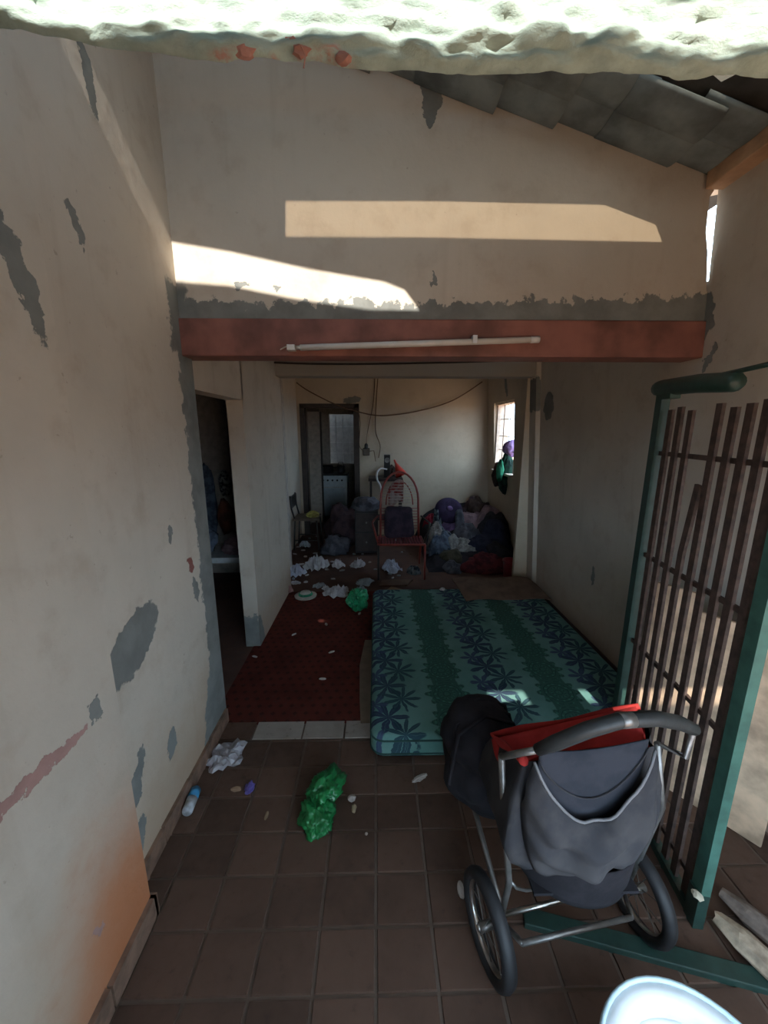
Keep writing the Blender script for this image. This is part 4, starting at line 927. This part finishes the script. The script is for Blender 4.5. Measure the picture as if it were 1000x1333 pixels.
m_blk = fb('black_cloth', (.035, .034, .040), (.022, .022, .027)); m_flor = fb('grey_floral_cloth', (.17, .20, .22), (.035, .045, .06), 22); m_pink = fb('dusty_pink_cloth', (.30, .20, .22), (.20, .13, .15)); m_wht = fb('white_fleece', (.36, .35, .33), (.22, .21, .20), 16)
m_mar = fb('maroon_cloth', (.14, .03, .035), (.075, .02, .025), 12); m_nav = fb('navy_cloth', (.03, .035, .06), (.02, .022, .04)); m_crim = fb('crimson_plastic_cloth', (.38, .045, .07), (.26, .03, .05)); m_blu = fb('faded_blue_cloth', (.14, .18, .24), (.08, .10, .14), 14)
gar('black_bag', 'large black bulging bag in the heap against the right wall', 'bag', 650, 692, 5.35, (24, 26), .30, m_blk, 41, .2, 1.2, .25, cap=.24)
gar('pink_blanket', 'dusty pink and white blanket folded below the brown coat', 'clothes', 618, 676, 5.60, (22, 9), .20, m_pink, 43)
gar('brown_coat', 'dark brown coat on top of the clothes heap in the corner', 'clothes', 622, 662, 5.80, (15, 14), .18, m_bn, 42, cap=.17)
gar('purple_scarf', 'purple cloth lying just under the round dark cushion', 'clothes', 588, 690, 5.50, (12, 7), .14, m_pu, 44)
cu = thing('round_cushion', 'round dark purple cushion with a button lying on the clothes heap', 'cushion', tuple(DY(584, 678, 5.55)), 'clothes heaped in the back corner')
pc = DY(584, 677, 5.55); cprof = [(0, -.055), (.04, -.065), (.13, -.07), (.19, -.045), (.21, 0), (.19, .045), (.13, .07), (0, .06)]
ct_ = MB().lathe(cprof, 28, pc, (-.05, 1, -.75)); dz_ = max(hget(v[0], v[1])-v[2] for v in ct_.v)-.012; pc = pc+Vector((0, 0, dz_)); cu.location = pc; cu['o'] = tuple(pc)
for v in MB().lathe(cprof, 28, pc, (-.05, 1, -.75)).v:
    i_, j_ = round((v[0]-HX0)/HC), round((v[1]-HY0)/HC)
    for dj in range(-2, 3):
        for di in range(-2, 3): HF[j_+dj][i_+di] = max(HF[j_+dj][i_+di], v[2])
MB().lathe([(0, -.055), (.04, -.065), (.13, -.07), (.19, -.045), (.21, 0), (.19, .045), (.13, .07), (0, .06)], 28, pc, (-.05, 1, -.75)).build('cushion_body', fb('dark_purple_velvet', (.040, .028, .065), (.028, .02, .045)), cu, smooth=True)
MB().blob(pc+Vector((.003, -.052, .039)), (.045, .03, .04), 2, .1, 1).build('button', m_pu, cu, smooth=True)
gar('pink_bag', 'small bright pink packet behind the floral clothes in the heap', 'clothes', 560, 676, 5.85, (7, 5), .08, m_crim, 45)
gar('grey_shirt', 'grey floral shirt on the heap right beside the red chair', 'clothes', 564, 690, 5.30, (12, 11), .15, m_flor, 46)
gar('grey_skirt', 'grey floral skirt crumpled below the floral shirt in the heap', 'clothes', 575, 706, 5.05, (17, 11), .18, m_flor, 47)
gar('blue_shirt', 'faded blue shirt lying low on the heap behind the red chair seat', 'clothes', 572, 722, 4.98, (12, 10), .13, m_blu, 48)
gar('white_fleece', 'white fleecy cloth in the middle of the clothes heap', 'clothes', 603, 716, 4.95, (15, 8), .14, m_wht, 49, .4, 2.2, .8)
gar('navy_trousers', 'navy trousers draped across the heap below the black bag', 'clothes', 635, 716, 5.0, (24, 14), .20, m_nav, 50)
gar('grey_jumper', 'grey jumper bunched between the round cushion and the black bag', 'clothes', 606, 694, 5.25, (15, 9), .16, m_gry, 51)
gar('black_skirt', 'black skirt trailing down the heap toward the red bucket', 'clothes', 650, 732, 4.75, (13, 16), .16, m_blk, 52)
gar('maroon_blanket', 'maroon blanket along the front foot of the clothes heap', 'clothes', 632, 746, 4.52, (27, 8), .12, m_mar, 53)
gar('maroon_shirt', 'maroon shirt crumpled on the front of the heap below the white fleece', 'clothes', 630, 738, 4.62, (13, 7), .12, m_mar, 54)
gar('striped_sheet', 'pale patterned sheet at the foot of the heap under the chair', 'clothes', 545, 737, 4.65, (7, 7), .08, m_flor, 55, at=(.455, 4.46, .05))
gar('dark_shirt', 'dark grey shirt at the front left foot of the heap', 'clothes', 588, 744, 4.50, (10, 8), .10, m_gry, 56)
gar('olive_cloth', 'dull olive cloth between the maroon blanket and blue shirt', 'clothes', 588, 733, 4.72, (13, 7), .12, fb('olive_cloth', (.09, .085, .06)), 57)
gar('white_rag', 'small white rag tucked beside the round cushion on the heap', 'clothes', 566, 700, 5.12, (8, 5), .08, m_wht, 58)
gar('plum_shirt', 'plum shirt high on the heap between cushion and brown coat', 'clothes', 604, 668, 5.85, (11, 8), .12, m_plum, 59)
# red bucket by the pier
bk = thing('red_bucket', 'small red plastic bucket between the clothes heap and the right pier', 'bucket', (1.585, 4.28, 0))
m_redpl = plain('red_bucket_plastic', (.36, .045, .055), .45, var=.2)
MB().lathe([(0, .0), (.075, 0), (.09, .20), (.098, .205), (.098, .22), (.086, .22), (.07, .02), (0, .015)], 24, (1.585, 4.28, 0)).build('bucket_body', m_redpl, bk, smooth=True)
MB().tube([(1.585-.094*math.cos(a), 4.28-.05*math.sin(a), .205-.06*math.sin(a)) for a in [PI*k/10 for k in range(11)]], .004, 6).build('bucket_handle', m_greysteel, bk)

# ---- papers and plastic strewn on the floor of the back room
m_pap = plain('soiled_white_paper', (.52, .49, .50), .85, var=.25, sc=20); m_papb = plain('bluish_white_paper', (.50, .51, .60), .8, var=.25, sc=20); m_papg = plain('grey_plastic_film', (.33, .36, .38), .4, var=.3)
for k, (px, py, rx, ry, rz, m_, lab) in enumerate((
    (386, 744, .10, .09, .06, m_papb, 'crumpled bluish paper on the floor against the left wall end'),
    (412, 736, .12, .14, .10, m_pap, 'tall crumpled white paper right of the bluish paper by the left wall'),
    (440, 735, .065, .07, .06, m_pap, 'crumpled white paper lying nearer the back door, left of a longer one'),
    (467, 735, .085, .08, .06, m_pap, 'long crumpled white paper in front of the low black cabinet'),
    (508, 738, .11, .10, .07, m_papb, 'crumpled bluish white paper under the red cord chair'),
    (439, 769, .11, .10, .05, m_pap, 'half open white paper bag on the floor before the green bag'),
    (424, 764, .035, .035, .025, m_pap, 'small white paper beside the round white hat'),
    (384, 756, .06, .04, .015, m_pap, 'flat pale scrap on the floor below the bluish paper by the wall'),
    (415, 760, .06, .05, .02, m_papg, 'thin grey plastic scrap above the round white hat'),
    (474, 756, .085, .08, .03, m_papg, 'grey plastic film beside the front leg of the red chair'),
    (470, 768, .05, .05, .05, m_papg, 'clear knot of plastic next to the green bag at the mattress corner'),
    (378, 768, .03, .03, .04, plain('pink_paper', (.36, .20, .18), .9), 'pinkish crumpled paper at the foot of the left wall end'),
    (397, 708, .075, .075, .05, m_papg, 'pale grey cloth on the floor under the metal chair'))):
    sheet('crumpled_paper', lab, 'paper', FL(px, py+3, .005), rx*1.2, ry*1.2, rz*2.3, m_, 60+k, k*1.3, 'papers strewn on the floor')
ht = thing('round_hat', 'round white hat with a green band lying on the red floor', 'hat', tuple(FL(398, 777, .004)))
hp = FL(398, 776, .004); MB().lathe([(0, .05), (.05, .05), (.07, .02), (.10, .008), (.116, .012), (.112, 0), (0, 0)], 26, hp).build('hat_body', plain('cream_felt', (.52, .50, .45), .9), ht, smooth=True)
MB().lathe([(.060, .040), (.072, .022), (.076, .020), (.064, .042)], 26, hp, closed=True).build('hat_band', m_bg, ht, smooth=True)
gb = MB().blob(FL(466, 790)+Vector((0, 0, .07)), (.08, .09, .10), 4, .4, 1.9, 5, flat=.6, fold=.6); zm = min(v[2] for v in gb.v); gb.v = [(min(a, -.045), b, c_-zm+.005) for a, b, c_ in gb.v]
tag(gb.build('plastic_bag', plain('bright_green_film', (.02, .28, .12), .3, var=.4), off=tuple(FL(466, 790))), 'bright green plastic bag slumped against the far corner of the mattress', 'plastic bag')
o = MB().prism([(.02, 3.72), (.26, 3.68), (.34, 3.86), (.16, 4.0)], 2, .004, .02).build('cardboard_piece', plain('tan_cardboard', (.27, .17, .10), .9), off=(.2, 3.8, 0)); tag(o, 'torn tan cardboard piece on the floor beyond the mattress', 'cardboard')
o = MB().prism([(.03, 4.03), (.34, 4.04), (.42, 4.20), (.06, 4.19)], 2, .004, .018).build('cardboard_piece', m_card, off=(.2, 4.0, 0)); tag(o, 'dark brown cardboard flap on the floor under the red chair', 'cardboard')
crumple('white_scrap', 'tiny white scrap lying on the mattress edge near the cardboard', 'litter', FL(576, 768, MZ+.0), (.025, .02, .015), m_pap, 90, .3, 2, .4, 2)
rng = random.Random(9)
for k in range(46):
    px, py = rng.uniform(376, 560), rng.uniform(698, 762); p = FL(px, py, .003)
    if p.x > .5 or p.x < -1.15 and p.y < 4: continue
    mt_, kd_ = rng.choice(((m_pap, 'white paper'), (m_scrap, 'pale grey'), (m_card, 'brown cardboard'), (m_papg, 'grey plastic')))
    crumple('litter_bit', 'tiny %s scrap among the rubbish on the back room floor' % kd_, 'litter', p, (rng.uniform(.012, .035), rng.uniform(.012, .03), .01), mt_, 100+k, .4, 2.5, .5, 1, rng.uniform(0, 3), kd_ + ' scraps on the back room floor')

# ---- side room seen through the left doorway: white bench with cloths
bn = thing('white_bench', 'white wooden bench or table in the dark side room behind the left doorway', 'table', (-1.50, 3.55, 0))
m_bench = plain('white_paint', (.52, .55, .57), .6, var=.2)
tA = W(272, 722, 1, 3.5)
zt = tA.z
MB().box((-2.1, 3.40, zt-.05), (-1.17, 3.87, zt)).build('bench_top', m_bench, bn)
for q in ((-1.24, 3.41), (-2.08, 3.41), (-1.24, 3.80), (-2.08, 3.80)): MB().box((q[0], q[1], 0), (q[0]+.06, q[1]+.06, zt-.05)).build('leg', m_bench, bn)
crumple('folded_cloths', 'pinkish cloth lying on the white bench in the side room', 'clothes', (-1.34, 3.60, zt), (.12, .12, .09), m_pink, 70, .3, 1.6, .5, 3)
crumple('folded_cloths', 'grey cloth bundle on the white bench behind the pinkish cloth', 'clothes', (-1.72, 3.60, zt), (.14, .12, .18), m_blu, 71, .3, 1.6, .5, 3)
def hang2(px0, px1, py0, py1, y, m_, label, seed):
    a = DY(px0, py1, y); b = DY(px1, py0, y); c0 = (a+b)/2
    tag(MB().blob(c0, (abs(b.x-a.x)/2, .045, abs(b.z-a.z)/2), 4, .2, 1.4, seed, fold=.3).build('hanging_clothes', m_, smooth=True, off=tuple(c0)), label, 'clothes', 'clothes hanging in the side room')
hang2(287, 301, 652, 692, 4.445, fb('rust_cloth', (.26, .10, .06), (.16, .07, .05)), 'rust coloured shirt hanging above the white bench in the side room', 3)
hang2(287, 299, 614, 644, 4.445, fb('black_white_cloth', (.05, .05, .06), (.40, .40, .40), 30), 'black and white printed cloth hanging over the rust shirt', 4)
hang2(262, 277, 610, 705, 4.445, m_blu, 'faded blue garment hanging in the dark side room', 6)
